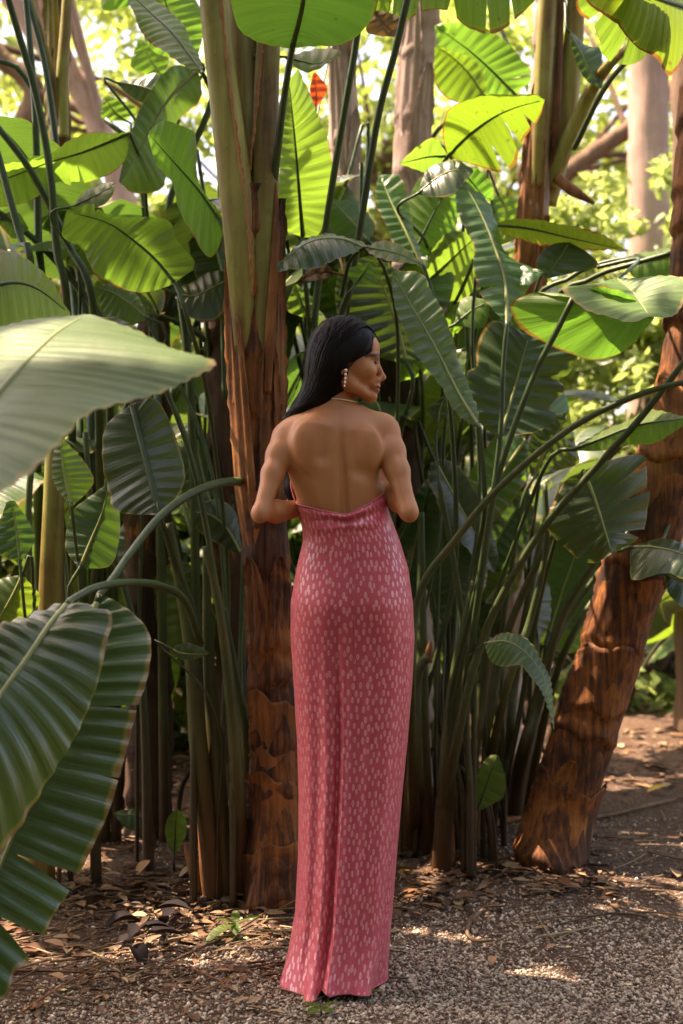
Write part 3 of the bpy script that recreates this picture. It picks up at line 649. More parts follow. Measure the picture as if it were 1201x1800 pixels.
# unseen tree added behind the viewpoint, crown shaped to shade the woman and path
CAN = [((-4.2, -0.2, 7.6), (1.9, 2.0, 0.9), .8), ((-2.6, 0.8, 7.8), (1.6, 2.0, 0.9), .8), ((-3.8, 2.6, 7.5), (2.2, 1.6, 0.7), 1.3), ((-2.2, 2.7, 7.6), (1.5, 1.5, 0.6), 1.1), ((-5.4, 2.8, 7.7), (1.2, 1.3, .7), .5), ((-3.6, 3.7, 7.5), (1.9, .7, .45), 1.1), ((-1.9, 3.7, 7.5), (1.5, .7, .45), 1.0), ((-2.7, 4.25, 7.5), (1.3, .45, .4), .8)]
GAPS = [((0.50, 3.83, 0.0), .055), ((0.53, 3.74, 0.0), .05), ((-0.36, 2.68, 1.50), .16), ((-0.56, 2.62, 1.5), .10)]     # openings cut in the crown to let sun beams through: (where the beam lands, radius)
broadleaf('added_shade_tree', 'unseen tree added to shade the path, its crown shaped for that', (-2.9, -2.6, 0), [(-2.9, -2.6, 0), (-2.8, -2.4, 2.2), (-2.6, -1.8, 4.8), (-2.3, -1.2, 6.9)], [0.34, 0.27, 0.23, 0.17], CAN, 'tree_leaf_dark', 'wood_brown', size=0.13, clumps=120, per=110, crad=0.6, seed=50, gaps=GAPS)

# unseen foliage wall added behind the viewpoint to block low sky light
r_ = np.random.default_rng(91); cs = []
for k in range(760):
    a = r_.uniform(-0.05, 1.05) * math.pi; d = r_.uniform(5.2, 7.5); cs.append((d * math.cos(a) * 1.0, -d * math.sin(a) + 1.5, 0.3 + r_.uniform(0, 1) * 8.2))
V, F = leaf_cloud(cs, 0.95, 50, 0.15, 92)
tag(mk('added_near_wood', V, F, M['tree_leaf_dark'], None, smooth=False), 'unseen foliage added behind the viewpoint to block low sky light', 'wood', kind='stuff')

# ------------------------------------------------------------------ giant bird-of-paradise plants (big paddle leaves)
NAME = 'bird_of_paradise_plant'
def gbase(px, py): d = CAMZ * FPX / (py - 900.0); p = W((px, py), d); p[2] = gh(p[0], p[1]) ; return p

# --- A: the tall plant whose trunk the woman leans on
A = thing(NAME, 'tall plant with orange brown sheathed trunk the woman leans against', 'plant', gbase(482, 1592))
ta = [gbase(482, 1600) - np.array([0, 0, .05]), W((482, 1400), 4.47), W((478, 1200), 4.46), W((470, 1000), 4.45), W((460, 850), 4.44), W((452, 700), 4.43), W((446, 560), 4.42), W((441, 430), 4.41), W((437, 330), 4.40)]
oa, CA, ra = trunk(A, ta, [0.088, 0.082, 0.074, 0.070, 0.070, 0.074, 0.078, 0.080, 0.078], 'bark', nodes=0.17, ridge=0.008, rough=0.005, seed=1, step=0.012, n=40)
for k, (f0, f1, ang, half, off, fl, sd, mt) in enumerate([
    (0.01, 0.09, -0.3, 1.7, 0.0, 0.010, 1, 'bark'), (0.09, 0.19, 0.2, 1.7, 0.0, 0.008, 3, 'bark'), (0.19, 0.31, 0.4, 1.6, 0.0, 0.010, 4, 'sheath'),
    (0.32, 0.50, -0.6, 0.8, 0.002, 0.008, 5, 'sheath'), (0.38, 0.50, 0.55, 0.6, 0.003, 0.008, 6, 'bark'), (0.50, 0.90, -0.75, 0.62, 0.008, 0.006, 7, 'sheath'), (0.55, 0.80, 0.55, 0.55, 0.006, 0.008, 8, 'sheath'), (0.64, 0.98, 1.05, 0.42, 0.012, 0.022, 9, 'sheath')]):
    sheath(A, CA, ra, f0, f1, ang, half, mt, off, fl, half < 1.2, sd, lean=.2 if half > 1.2 else 0)
# three clasping leaf bases that open out above, with ragged orange margins
def leaf_base(pts, rad, flat, mgs):
    o, P = stem(A, pts, rad, 'sheath_green', 'leaf_base', 18, flat)
    for mg in mgs:
        Q = resample([W(p) for p in mg], 70); r_ = np.random.default_rng(len(mg) * 3 + int(mg[0][0]))
        Q += r_.normal(size=Q.shape) * np.array([0.0012, 0.0008, 0.0012])
        V, F, uv = tube(Q, 0.0036 + 0.0034 * (r_.random(70) > 0.7), 6, 0.6); mk('margin', V, F, M['margin'], o, uv)
leaf_base([(428, 620, 4.37), (425, 480, 4.35), (414, 330, 4.34), (396, 180, 4.33), (381, 60, 4.32), (366, -80, 4.30), (340, -300, 4.2)], [0.030, 0.046, 0.052, 0.047, 0.042, 0.038, 0.03], 0.8,
          [[(445, 520, 4.302), (437, 400, 4.29), (425, 300, 4.285), (411, 200, 4.285), (400, 110, 4.285), (392, 30, 4.285), (384, -60, 4.28)]])
leaf_base([(450, 430, 4.40), (440, 280, 4.40), (432, 150, 4.41), (426, 30, 4.42), (420, -100, 4.43), (410, -330, 4.5)], [0.04, 0.046, 0.050, 0.05, 0.045, 0.035], 0.8, [])
leaf_base([(462, 640, 4.37), (464, 480, 4.36), (466, 330, 4.36), (467, 200, 4.37), (471, 90, 4.38), (478, -60, 4.4), (496, -300, 4.4)], [0.026, 0.038, 0.042, 0.040, 0.036, 0.034, 0.028], 0.8,
          [[(440, 300, 4.335), (444, 250, 4.33), (450, 200, 4.335), (456, 140, 4.34), (461, 70, 4.34), (465, -20, 4.35)]])
# long dry strip standing off the trunk's right side
o, P = stem(A, [(470, 690, 4.345), (475, 580, 4.33), (482, 470, 4.325), (486, 390, 4.33), (485, 320, 4.34)], [0.012, 0.016, 0.014, 0.013, 0.004], 'sheath', 'dry_strip', 8, 0.35)
crA = W((425, -150), 4.35)
# top leaf, underside towards us, its stalk running down in front of it
leaf(A, [(514, 84), (530, 20), (545, -70), (565, -220)], [(506, 90), (462, 80), (428, 58), (410, 20), (402, -60), (440, -210), (555, -235)], [(520, 88), (560, 78), (602, 76), (642, 50), (662, 14), (672, -70), (640, -200), (570, -235)], (4.18, 3.75), 0.03, 0.05,
     P=[(470, 420, 4.42), (484, 300, 4.34), (496, 200, 4.26), (506, 130, 4.21)], mat='leaf_fresh', r=0.011, arch=0.10)
leaf(A, [(358, 132), (332, 95), (300, 55), (262, 20), (215, -25)], [(355, 134), (318, 112), (285, 92), (255, 62), (235, 25), (212, -20)], [(360, 128), (348, 92), (325, 50), (290, 15), (250, -25), (218, -40)], (4.35, 4.6), -0.06, 0.10, mat='leaf_worn', P=[(400, 300, 4.42), (392, 230, 4.44), (376, 170, 4.42)], r=0.008)
for k, (az, rc, hh, ln, wd, el, bn) in enumerate([(-1.9, 0.4, 0.95, 1.3, 0.5, 50, 70), (2.7, 0.4, 0.9, 1.2, 0.48, 60, 70), (0.9, 0.4, 1.0, 1.2, 0.45, 60, 70), (-0.5, .4, 1.1, 1.2, .45, 60, 60)]):
    gen_leaf(A, crA + np.array([0, 0, 0.1]), az, rc, hh, ln, wd, 'leaf', el, bn, 15, 0, 3)

# --- B: leaning trunk at right
Bq = thing(NAME, 'leaning orange brown trunk at right, cut-scarred base in bare soil', 'plant', gbase(965, 1528))
tb = [gbase(962, 1535) - np.array([0, 0, .05]), W((985, 1430), 4.92), W((1024, 1300), 4.90), W((1062, 1180), 4.87), W((1098, 1060), 4.84), W((1140, 940), 4.81), W((1172, 830), 4.78), W((1204, 690), 4.76), W((1216, 540), 4.75), W((1222, 380), 4.75), W((1226, 150), 4.75)]
ob, CB, rb = trunk(Bq, tb, [0.128, 0.112, 0.103, 0.103, 0.104, 0.106, 0.100, 0.085, 0.075, 0.07, 0.06], 'bark', nodes=0.20, ridge=0.013, rough=0.005, seed=5, step=0.013, n=40)
for k, (f0, f1, ang, half, off, fl, sd, mt, pt) in enumerate([(0.03, 0.135, 0.0, 1.7, 0.000, 0.010, 11, 'bark', False), (0.13, 0.30, 0.2, 1.8, 0.000, 0.006, 14, 'bark', False), (0.30, 0.42, -0.2, 1.8, 0.000, 0.008, 15, 'bark', False), (0.45, 0.64, 0.2, 1.8, 0.000, 0.006, 17, 'sheath', False), (0.10, 0.16, -0.5, 0.4, 0.002, 0.022, 12, 'sheath', True)]):
    sheath(Bq, CB, rb, f0, f1, ang, half, mt, off, fl, pt, sd, lean=.25)
crB = W((1226, 150), 4.75)
leaf(Bq, [(1235, 20), (1180, 5), (1110, -20), (1030, -60)], [(1230, 60), (1180, 130), (1150, 100), (1120, 82), (1080, 40), (1030, 0), (1020, -50)], [(1240, -20), (1180, -60), (1100, -90), (1030, -80)], (4.5, 4.0), 0.06, 0.1, mat='leaf_worn', crown=crB, nt=2, r=0.010)
leaf(Bq, [(1160, 62), (1110, 20), (1085, -30), (1060, -120)], [(1150, 75), (1120, 108), (1090, 112), (1060, 85), (1040, 40), (1015, 5), (1010, -90)], [(1150, 40), (1140, -20), (1110, -90), (1070, -125)], (4.4, 4.2), 0.02, 0.06, mat='leaf_fresh', P=[(1010, 260, 5.2), (1060, 160, 4.8), (1110, 100, 4.5)], tears=[(-1, .3, .25, .03), (-1, .42, .2, .02), (-1, .55, .3, .03)])
for k, (az, rc, hh, ln, wd, el, bn) in enumerate([(2.0, 0.7, 0.8, 1.3, 0.5, 40, 85), (-0.8, 0.5, 0.9, 1.3, 0.5, 45, 90)]):
    gen_leaf(Bq, crB + np.array([0, 0, 0.3]), az, rc, hh, ln, wd, 'leaf', el, bn, 15, 0, 3)
# drooping curled leaf across the leaning trunk
leaf(Bq, [(1108, 962), (1150, 962), (1205, 975), (1260, 1000)], [(1104, 965), (1108, 1012), (1122, 1022), (1170, 1008), (1215, 1022), (1265, 1010)], [(1112, 956), (1160, 950), (1205, 953), (1260, 985)], (4.62, 4.5), -0.05, 0.07, mat='leaf_deep_shade', crown=W((1180, 850), 4.82), r=0.006, root=False)
leaf(Bq, [(1170, 1010), (1195, 1020), (1240, 1040)], [(1172, 1005), (1190, 990), (1240, 1015)], [(1165, 1015), (1175, 1045), (1205, 1070), (1245, 1075)], 4.6, 0, -0.04, mat='leaf_deep_shade', crown=W((1190, 880), 4.82), r=0.006, root=False)

# --- C: sucker clump left of the main trunk
Cq = thing(NAME, 'clump of green stems left of the main trunk, with arching stalks and hanging leaves', 'plant', gbase(390, 1588))
def gst(px, py): p = gbase(px, py); p[2] -= 0.03; return p
def foot(px, d): p = W((px, 900), d); p[2] = gh(p[0], p[1]) - 0.03; return p
stem(Cq, [gst(385, 1590), (352, 1340, 4.42), (338, 1160, 4.40), (318, 1030, 4.38), (296, 920, 4.36)], [0.040, 0.032, 0.028, 0.021, 0.015], 'stem')
stem(Cq, [gst(425, 1585), (418, 1400, 4.40), (408, 1250, 4.37), (388, 1080, 4.34), (362, 960, 4.32)], [0.036, 0.026, 0.020, 0.016, 0.012], 'stem')
stem(Cq, [gst(400, 1590), (384, 1380, 4.45), (368, 1180, 4.45), (362, 975, 4.45)], [0.03, 0.026, 0.02, 0.010], 'stem')
stem(Cq, [gst(430, 1565), (436, 1330, 4.55), (415, 1200, 4.55), (392, 1070, 4.55)], [0.03, 0.026, 0.018, 0.012], 'stem')
for k, (px, py, h, w, ln) in enumerate([(382, 1585, .32, .045, -.05), (425, 1580, .28, .042, .05), (405, 1578, .22, .04, .0), (360, 1580, .18, .03, -.06)]):
    b = gst(px, py); P = resample([b, b + np.array([ln * .4, -0.02, h * .5]), b + np.array([ln, -0.01, h])], 24); V, F, uv = tube(P, np.interp(np.linspace(0, 1, 24), [0, .4, .85, 1], [w, w * .9, w * .5, .004]), 12, 0.8); mk('dry_sheath', V, F, M['sheath'], Cq, uv)
# arching stalk and front hanging leaf
leaf(Cq, [(124, 1056), (88, 1098), (45, 1160), (0, 1222), (-50, 1310), (-110, 1430)], [(112, 1056), (50, 1080), (0, 1098), (-60, 1160), (-110, 1270), (-125, 1400)], [(132, 1056), (165, 1066), (197, 1082), (186, 1140), (170, 1205), (140, 1282), (100, 1350), (60, 1412), (20, 1470), (-20, 1515), (-80, 1540), (-115, 1480)], (3.15, 2.75), 0.06, 0.02,
     root=False, P=[(352, 1130, 4.40), (325, 1056, 4.05), (282, 1030, 3.7), (230, 1024, 3.4), (170, 1032, 3.24)], mat='leaf_shaded', arch=0.09, pl=0.0048, pitch=0.036, r=0.010, wave=0.004)
leaf(Cq, [(176, 1045), (140, 1150), (90, 1300), (30, 1450), (-30, 1600), (-80, 1750)], [(165, 1050), (120, 1130), (50, 1290), (-20, 1440), (-90, 1600), (-110, 1740)], [(184, 1036), (232, 1076), (262, 1112), (266, 1152), (258, 1202), (242, 1245), (222, 1322), (194, 1420), (156, 1502), (118, 1575), (100, 1600), (75, 1652), (50, 1692), (28, 1705), (5, 1756), (-50, 1800)], (3.38, 3.05), 0.05, 0.0,
     root=False, P=[(424, 846, 4.40), (388, 849, 4.2), (340, 866, 3.95), (285, 905, 3.75), (235, 965, 3.58), (200, 1015, 3.46)], mat='leaf_shaded', arch=0.06, pl=0.0050, pitch=0.036, r=0.011, wave=0.003,
     tears=[(1, .30, .55, .012), (1, .445, .8, .006), (1, .66, .15, .035), (1, .80, .1, .05)])
leaf(Cq, [(232, 712), (250, 790), (268, 850), (280, 905)], [(225, 705), (186, 750), (183, 810), (190, 866), (204, 898), (245, 906)], [(245, 700), (278, 706), (314, 780), (326, 838), (305, 880), (280, 900)], (4.25, 4.15), 0.05, 0.04, mat='leaf_deep_shade', P=[(345, 1100, 4.38), (310, 1000, 4.34), (290, 930, 4.2), (284, 915, 4.16)][::1], r=0.010, pl=0.0025)
leaf(Cq, [(300, 1140), (320, 1148), (345, 1150), (368, 1148)], [(300, 1135), (325, 1130), (350, 1137), (370, 1147)], [(298, 1148), (320, 1160), (345, 1158), (370, 1150)], 4.2, 0, 0, mat='leaf_deep_shade', crown=W((390, 1300), 4.4), r=0.004)
# other upright stalks of the clump that end in leaves above
for (pp, top, az, ln) in [([(340, 820, 4.3), (305, 740, 4.25), (283, 700, 4.2)], (268, 660, 4.15), 2.4, .7)]:
    pass
leaf(Cq, [(270, 640), (235, 610), (200, 590), (150, 560)], [(262, 640), (220, 650), (170, 630), (145, 575)], [(275, 630), (255, 590), (215, 565), (155, 550)], (4.2, 4.4), .05, .1, mat='leaf_deep_shade', P=[(408, 1250, 4.37), (372, 980, 4.32), (335, 800, 4.27), (290, 680, 4.22)], r=0.010)
leaf(Cq, [(425, 975), (400, 930), (370, 905), (340, 900)], [(420, 985), (390, 960), (350, 935), (335, 905)], [(428, 960), (415, 900), (380, 880), (345, 893)], 4.7, 0, .05, mat='leaf_deep_shade', crown=W((430, 1300), 4.6), r=.006)
leaf(Cq, [(305, 515), (340, 520), (375, 505), (420, 480)], [(300, 520), (330, 555), (380, 560), (420, 540)], [(303, 508), (330, 495), (370, 480), (415, 455)], 4.75, -.05, .06, mat='leaf_deep_shade', crown=W((400, 1100), 4.7), r=.006)

# --- D: sucker clump right of the dress, with long stalks fanning to the right
Dq = thing(NAME, 'clump of stems right of the pink dress, long stalks fanning up to the right', 'plant', gbase(790, 1530))
D1 = [([gst(775, 1545), (783, 1400, 4.75), (800, 1200, 4.72), (835, 1020, 4.68)], [.034, .03, .022, .014]),
      ([gst(735, 1490), (730, 1350, 4.85), (732, 1200, 4.85), (752, 1152, 4.85)], [.036, .032, .026, .016]),
      ([gst(800, 1500), (790, 1420, 4.9), (800, 1350, 4.88), (810, 1302, 4.86)], [.03, .03, .026, .02]),
      ([gst(825, 1490), (828, 1350, 4.9), (845, 1230, 4.88), (858, 1120, 4.86)], [.03, .026, .024, .014]),
      ([gst(900, 1450), (918, 1330, 5.0), (945, 1240, 5.0), (985, 1090, 5.0), (1050, 980, 5.0)], [.036, .030, .024, .016, .012]),
      ([gst(880, 1440), (895, 1320, 5.1), (905, 1200, 5.1), (930, 1050, 5.1), (962, 900, 5.1)], [.03, .024, .018, .014, .01]),
      ([gst(755, 1515), (745, 1350, 4.95), (742, 1150, 4.95), (740, 900, 4.95)], [.03, .026, .018, .012]),
      ([gst(850, 1470), (862, 1330, 5.05), (880, 1150, 5.05), (960, 960, 5.0), (1040, 840, 4.95), (1130, 740, 4.9), (1215, 650, 4.85)], [.028, .024, .018, .014, .012, .011, .009]),
      ([gst(765, 1530), (800, 1320, 4.62), (850, 1120, 4.58), (940, 950, 4.5), (1040, 830, 4.42), (1130, 730, 4.35), (1230, 600, 4.3)], [.026, .02, .015, .013, .012, .011, .009]),
      ([gst(730, 1500), (724, 1250, 4.45), (736, 1050, 4.4), (800, 950, 4.36), (880, 855, 4.32), (1000, 755, 4.28), (1120, 695, 4.25), (1230, 665, 4.2)], [.026, .02, .014, .0125, .012, .011, .010, .008]),
      ([gst(840, 1470), (880, 1250, 4.75), (935, 1080, 4.72), (960, 960, 4.7), (958, 850, 4.7)], [.026, .02, .016, .012, .009]),
      ([gst(905, 1450), (950, 1200, 5.15), (1010, 1070, 5.15), (1080, 970, 5.15)], [.026, .018, .014, .010]),
      ([gst(920, 1445), (980, 1180, 5.2), (1060, 1030, 5.2), (1120, 960, 5.2)], [.022, .016, .013, .010]),
      ([gst(815, 1495), (815, 1300, 4.8), (818, 1150, 4.78), (800, 1000, 4.76), (772, 850, 4.75)], [.024, .018, .014, .011, .009])]
for pts, rad in D1: stem(Dq, pts, rad, 'stem')
for (x, y, dd) in [(752, 1150, 4.85), (810, 1300, 4.86)]:
    P = resample([W((x, y + 14), dd), W((x + 2, y - 6), dd), W((x + 5, y - 22), dd)], 10); V, F, uv = tube(P, np.linspace(.018, .006, 10), 10); mk('dry_tip', V, F, M['sheath'], Dq, uv)
for k, (px, py, h, w, ln) in enumerate([(735, 1490, .40, .05, .02), (775, 1535, .2, .045, .03), (800, 1500, .34, .04, -.02), (880, 1450, .30, .04, .05), (830, 1490, .25, .035, .03), (710, 1500, .45, .03, .05)]):
    b = gst(px, py); P = resample([b, b + np.array([ln * .4, -0.02, h * .5]), b + np.array([ln, -0.03, h])], 24); V, F, uv = tube(P, np.interp(np.linspace(0, 1, 24), [0, .4, .85, 1], [w, w * .9, w * .45, .004]), 12, 0.7); mk('dry_sheath', V, F, M['sheath'], Dq, uv)
leaf(Dq, [(843, 752), (805, 690), (765, 610), (725, 540), (690, 478)], [(838, 760), (800, 722), (755, 652), (720, 602), (695, 545), (682, 478)], [(848, 752), (836, 715), (815, 650), (790, 580), (765, 522), (742, 480), (700, 470)], (4.42, 4.55), -0.04, 0.05, P=[(835, 1020, 4.68), (852, 900, 4.5), (848, 800, 4.44)], mat='leaf', pl=0.003, pitch=0.04)
leaf(Dq, [(891, 572), (888, 500), (868, 430), (840, 365), (806, 306)], [(886, 568), (850, 525), (832, 470), (832, 432), (802, 362), (797, 312)], [(896, 570), (908, 545), (932, 500), (935, 472), (905, 462), (880, 420), (855, 355), (818, 308)], (4.5, 4.75), -0.03, 0.06, P=[(790, 1250, 4.7), (845, 1000, 4.55), (878, 780, 4.5), (885, 640, 4.5)], mat='leaf', pl=0.003, pitch=0.04, nt=1)
leaf(Dq, [(879, 770), (895, 715), (912, 655), (930, 590)], [(873, 768), (842, 738), (828, 700), (822, 655), (838, 640), (842, 600), (870, 560), (915, 568)], [(888, 769), (940, 762), (976, 738), (970, 712), (997, 682), (985, 664), (1002, 655), (1016, 622), (985, 600), (945, 580)], (4.75, 4.85), 0.0, 0.04, P=[(800, 1300, 4.85), (850, 1000, 4.8), (874, 830, 4.77)], mat='leaf_deep_shade', pl=0.004, pitch=0.038, tears=[(1, .35, .6, .02), (1, .6, .7, .02), (-1, .5, .75, .015)])
leaf(Dq, [(1008, 522), (1060, 538), (1105, 552), (1150, 560)], [(1000, 520), (945, 512), (902, 530), (900, 552), (922, 582), (960, 602), (1010, 622), (1050, 631), (1100, 615), (1140, 575)], [(1012, 514), (1060, 505), (1110, 520), (1150, 552)], (4.35, 4.3), 0.13, -0.10, P=[(820, 1230, 4.65), (848, 1000, 4.5), (875, 840, 4.44), (935, 670, 4.4), (985, 570, 4.36)], mat='leaf_fresh', r=0.011)
leaf(Dq, [(1085, 490), (1108, 508), (1125, 530), (1142, 556)], [(1078, 494), (1030, 500), (988, 505), (1005, 528), (1035, 548), (1070, 556), (1110, 564), (1138, 560)], [(1092, 488), (1150, 486), (1202, 490), (1206, 515), (1192, 548), (1170, 558), (1148, 560)], (4.5, 4.1), -0.08, -0.10, P=[(1050, 470, 5.0), (1120, 455, 4.9), (1105, 475, 4.6)], mat='leaf_pale', r=0.006, wave=0.004)
leaf(Dq, [(1026, 828), (1045, 875), (1060, 920), (1076, 972)], [(1016, 830), (990, 850), (962, 915), (978, 948), (1004, 970), (1020, 985), (1045, 990), (1070, 985)], [(1036, 822), (1075, 808), (1132, 804), (1139, 862), (1132, 930), (1118, 952), (1085, 975)], (4.55, 4.5), 0.05, 0.08, P=[(905, 1300, 5.0), (950, 1050, 4.85), (1000, 880, 4.65)], mat='leaf_deep_shade', tears=[(1, .38, .3, .03), (1, .52, .25, .03), (1, .75, .3, .04), (-1, .6, .3, .05), (-1, .78, .35, .05), (-1, .9, .4, .03)])
leaf(Dq, [(1008, 790), (1060, 770), (1120, 748), (1210, 735)], [(1010, 780), (1060, 752), (1110, 736), (1155, 724), (1208, 722)], [(1008, 800), (1060, 792), (1110, 782), (1150, 778), (1208, 772)], (4.5, 4.3), 0.12, -0.02, crown=W((860, 1100), 4.9), mat='leaf_fresh', r=.008)
leaf(Dq, [(852, 1131), (890, 1128), (925, 1148), (955, 1190), (968, 1235), (974, 1284)], [(856, 1126), (885, 1114), (918, 1116), (945, 1142), (962, 1180), (972, 1230), (976, 1280)], [(852, 1140), (862, 1160), (886, 1171), (915, 1171), (935, 1195), (955, 1222), (966, 1250), (973, 1284)], (4.45, 4.35), 0.05, -0.03, P=[(815, 1300, 4.75), (820, 1170, 4.55), (832, 1148, 4.5)], mat='leaf', r=0.004, pl=0.002, pitch=0.02)
leaf(Dq, [(838, 1428), (850, 1395), (862, 1360), (876, 1328)], [(838, 1425), (837, 1385), (845, 1345), (862, 1328), (874, 1326)], [(842, 1428), (868, 1412), (886, 1398), (888, 1365), (880, 1330)], 4.75, 0.02, -0.02, P=[gst(838, 1478), (837, 1450, 4.76)], mat='leaf_fresh', r=0.005)
leaf(Dq, [(935, 845), (955, 800), (980, 760), (1000, 725)], [(932, 842), (928, 800), (935, 765), (960, 735), (990, 722)], [(942, 845), (980, 828), (1020, 815), (1012, 780), (1005, 730)], 5.0, .0, .05, crown=W((880, 1150), 5.1), mat='leaf_deep_shade', pl=.003)
leaf(Dq, [(800, 1050), (798, 980), (803, 910), (805, 855)], [(790, 1050), (745, 1030), (742, 950), (750, 880), (795, 856)], [(810, 1050), (850, 1040), (862, 970), (860, 890), (815, 856)], 5.25, .05, .05, crown=W((790, 1400), 5.1), mat='leaf_deep_shade')
leaf(Dq, [(852, 1060), (875, 1030), (900, 1005), (922, 990)], [(848, 1055), (842, 1020), (870, 995), (915, 985)], [(860, 1065), (890, 1055), (912, 1035), (925, 995)], 5.5, .02, .06, crown=W((840, 1350), 5.3), mat='leaf', r=.006)
leaf(Dq, [(775, 1100), (765, 1060), (760, 1025)], [(768, 1100), (755, 1070), (755, 1030)], [(785, 1095), (795, 1065), (775, 1025)], 5.3, 0, 0, crown=W((780, 1350), 5.2), mat='leaf_deep_shade', r=.005)
leaf(Dq, [(770, 745), (775, 715), (785, 695)], [(765, 745), (752, 720), (765, 700)], [(778, 742), (800, 715), (795, 695)], 5.0, 0, 0, crown=W((772, 950), 4.95), mat='leaf_deep_shade', r=.005)
leaf(Dq, [(985, 1150), (1005, 1110), (1030, 1070)], [(978, 1150), (975, 1105), (1000, 1070), (1028, 1062)], [(992, 1150), (1030, 1140), (1045, 1100), (1035, 1070)], 6.0, .05, .05, crown=W((930, 1350), 5.8), mat='leaf', r=.006)
leaf(Dq, [(880, 1115), (900, 1070), (930, 1020)], [(875, 1110), (880, 1060), (915, 1015)], [(890, 1115), (925, 1095), (938, 1030)], 6.2, .05, .05, crown=W((900, 1350), 5.9), mat='leaf', r=.006)

# --- E: grey trunk right of centre top
E = thing(NAME, 'grey papery trunk with ring scars rising behind, above and right of the head', 'plant', W((722, 1400), 6.2) * np.array([1, 1, 0]))
te = [foot(722, 6.2), W((725, 1000), 6.2), W((722, 600), 6.2), W((720, 400), 6.2), W((724, 260), 6.2), W((733, 120), 6.2), W((742, 0), 6.2), W((750, -200), 6.2)]
oe, CE, re_ = trunk(E, te, [0.09, 0.085, 0.07, 0.068, 0.070, 0.078, 0.075, 0.06], 'bark_pale', nodes=0.22, ridge=0.014, rough=0.008, seed=9, step=0.02)
for k, (f0, f1, ang, half, sd) in enumerate([(0.72, 0.88, -0.5, 0.8, 21), (0.66, 0.80, 0.5, 0.7, 22), (0.84, 0.98, 0.3, 0.7, 23)]): sheath(E, CE, re_, f0, f1, ang, half, 'bark_pale', 0.006, 0.012, True, sd)
crE = W((748, -150), 6.2)
leaf(E, [(788, 274), (822, 240), (865, 208), (910, 188), (958, 176)], [(784, 268), (776, 230), (785, 200), (805, 184), (860, 170), (930, 162), (960, 176)], [(796, 278), (830, 286), (878, 298), (905, 288), (915, 256), (935, 226), (950, 205), (960, 180)], (4.9, 4.75), -0.10, 0.10, P=[(738, 420, 5.6), (752, 350, 5.2), (772, 300, 5.0)], mat='leaf_worn', tears=[(1, .40, .35, .06), (1, .58, .3, .06), (1, .74, .35, .05)], r=.008)
leaf(E, [(785, 275), (760, 275), (735, 280), (702, 288)], [(788, 262), (765, 242), (735, 255), (705, 282)], [(790, 285), (770, 300), (740, 300), (705, 292)], 4.95, -.06, .05, P=[(760, 420, 5.5), (775, 330, 5.1)], mat='leaf_fresh', r=.006)
leaf(E, [(800, 288), (830, 320), (850, 345), (868, 350)], [(796, 292), (800, 330), (830, 355), (862, 355)], [(806, 284), (840, 300), (865, 325), (870, 345)], 5.0, .05, -.05, crown=W((770, 520), 5.5), mat='leaf_fresh', r=.006)
leaf(E, [(735, 340), (765, 315), (795, 300), (832, 300)], [(732, 330), (755, 295), (795, 278), (830, 290)], [(738, 348), (770, 345), (800, 340), (832, 312)], 4.75, .04, -.05, crown=W((760, 560), 5.4), mat='leaf_deep_shade', r=.006)
leaf(E, [(745, 470), (715, 410), (690, 360), (668, 308)], [(738, 468), (700, 440), (676, 390), (660, 345), (658, 308)], [(748, 465), (735, 430), (722, 370), (702, 312), (680, 302)], (4.75, 4.9), -.03, .06, P=[(800, 1000, 4.95), (790, 700, 4.8), (765, 540, 4.75)], mat='leaf', pl=.003, r=.009)
leaf(E, [(722, 455), (745, 410), (765, 370), (792, 325)], [(715, 450), (708, 400), (720, 350), (745, 310), (785, 318)], [(735, 458), (775, 440), (802, 400), (806, 350), (798, 325)], 5.15, .04, .02, crown=W((735, 800), 5.5), mat='leaf_fresh', r=.008)
leaf(E, [(745, 500), (778, 470), (805, 445), (838, 415)], [(742, 490), (755, 450), (790, 410), (830, 395)], [(752, 510), (790, 535), (830, 515), (845, 470), (842, 425)], 5.2, -.07, .07, crown=W((740, 860), 5.5), mat='leaf_fresh', r=.008)
leaf(E, [(800, 570), (830, 545), (860, 530)], [(795, 560), (815, 525), (855, 520)], [(805, 580), (850, 575), (868, 540)], 5.0, .04, -.02, crown=W((780, 800), 5.2), mat='leaf_fresh', r=.006)
leaf(E, [(905, 165), (860, 120), (820, 85), (765, 45)], [(898, 172), (850, 168), (800, 125), (770, 105), (758, 55)], [(912, 160), (935, 135), (905, 95), (860, 58), (800, 38), (770, 38)], 5.6, .10, -.08, crown=crE, mat='leaf_fresh', nt=3, r=.008)
leaf(E, [(856, 175), (825, 130), (795, 100), (765, 80)], [(850, 180), (800, 180), (768, 150), (760, 95)], [(860, 168), (850, 130), (820, 100), (775, 75)], 5.4, .07, -.06, crown=W((735, 300), 5.9), mat='leaf', r=.008)
leaf(E, [(630, -40), (720, -30), (830, -25), (960, -40)], [(640, 45), (690, 48), (740, 22), (790, 20), (830, 50), (880, 55), (955, 48)], [(640, -90), (750, -110), (850, -100), (960, -90)], 4.7, .0, .1, crown=W((600, -250), 5.2), mat='leaf_worn', tears=[(-1, .2, .3, .03), (-1, .35, .2, .03), (-1, .5, .3, .05), (-1, .68, .25, .02), (-1, .8, .3, .03)], r=.009)
leaf(E, [(660, 20), (680, 45), (700, 65)], [(650, 25), (645, 55), (690, 70)], [(670, 10), (700, 30), (705, 60)], 4.65, 0, 0, mat='leaf_dry', crown=W((640, -60), 4.75), r=.004)
for k, (az, rc, hh, ln, wd, el, bn) in enumerate([(1.6, 0.4, 1.2, 1.2, 0.5, 60, 60), (-.3, 0.4, 1.3, 1.2, 0.5, 60, 60)]):
    gen_leaf(E, crE + np.array([0, 0, .1]), az, rc, hh + .25, ln, wd, 'leaf', el + 15, bn - 20, 15, 0, 3)

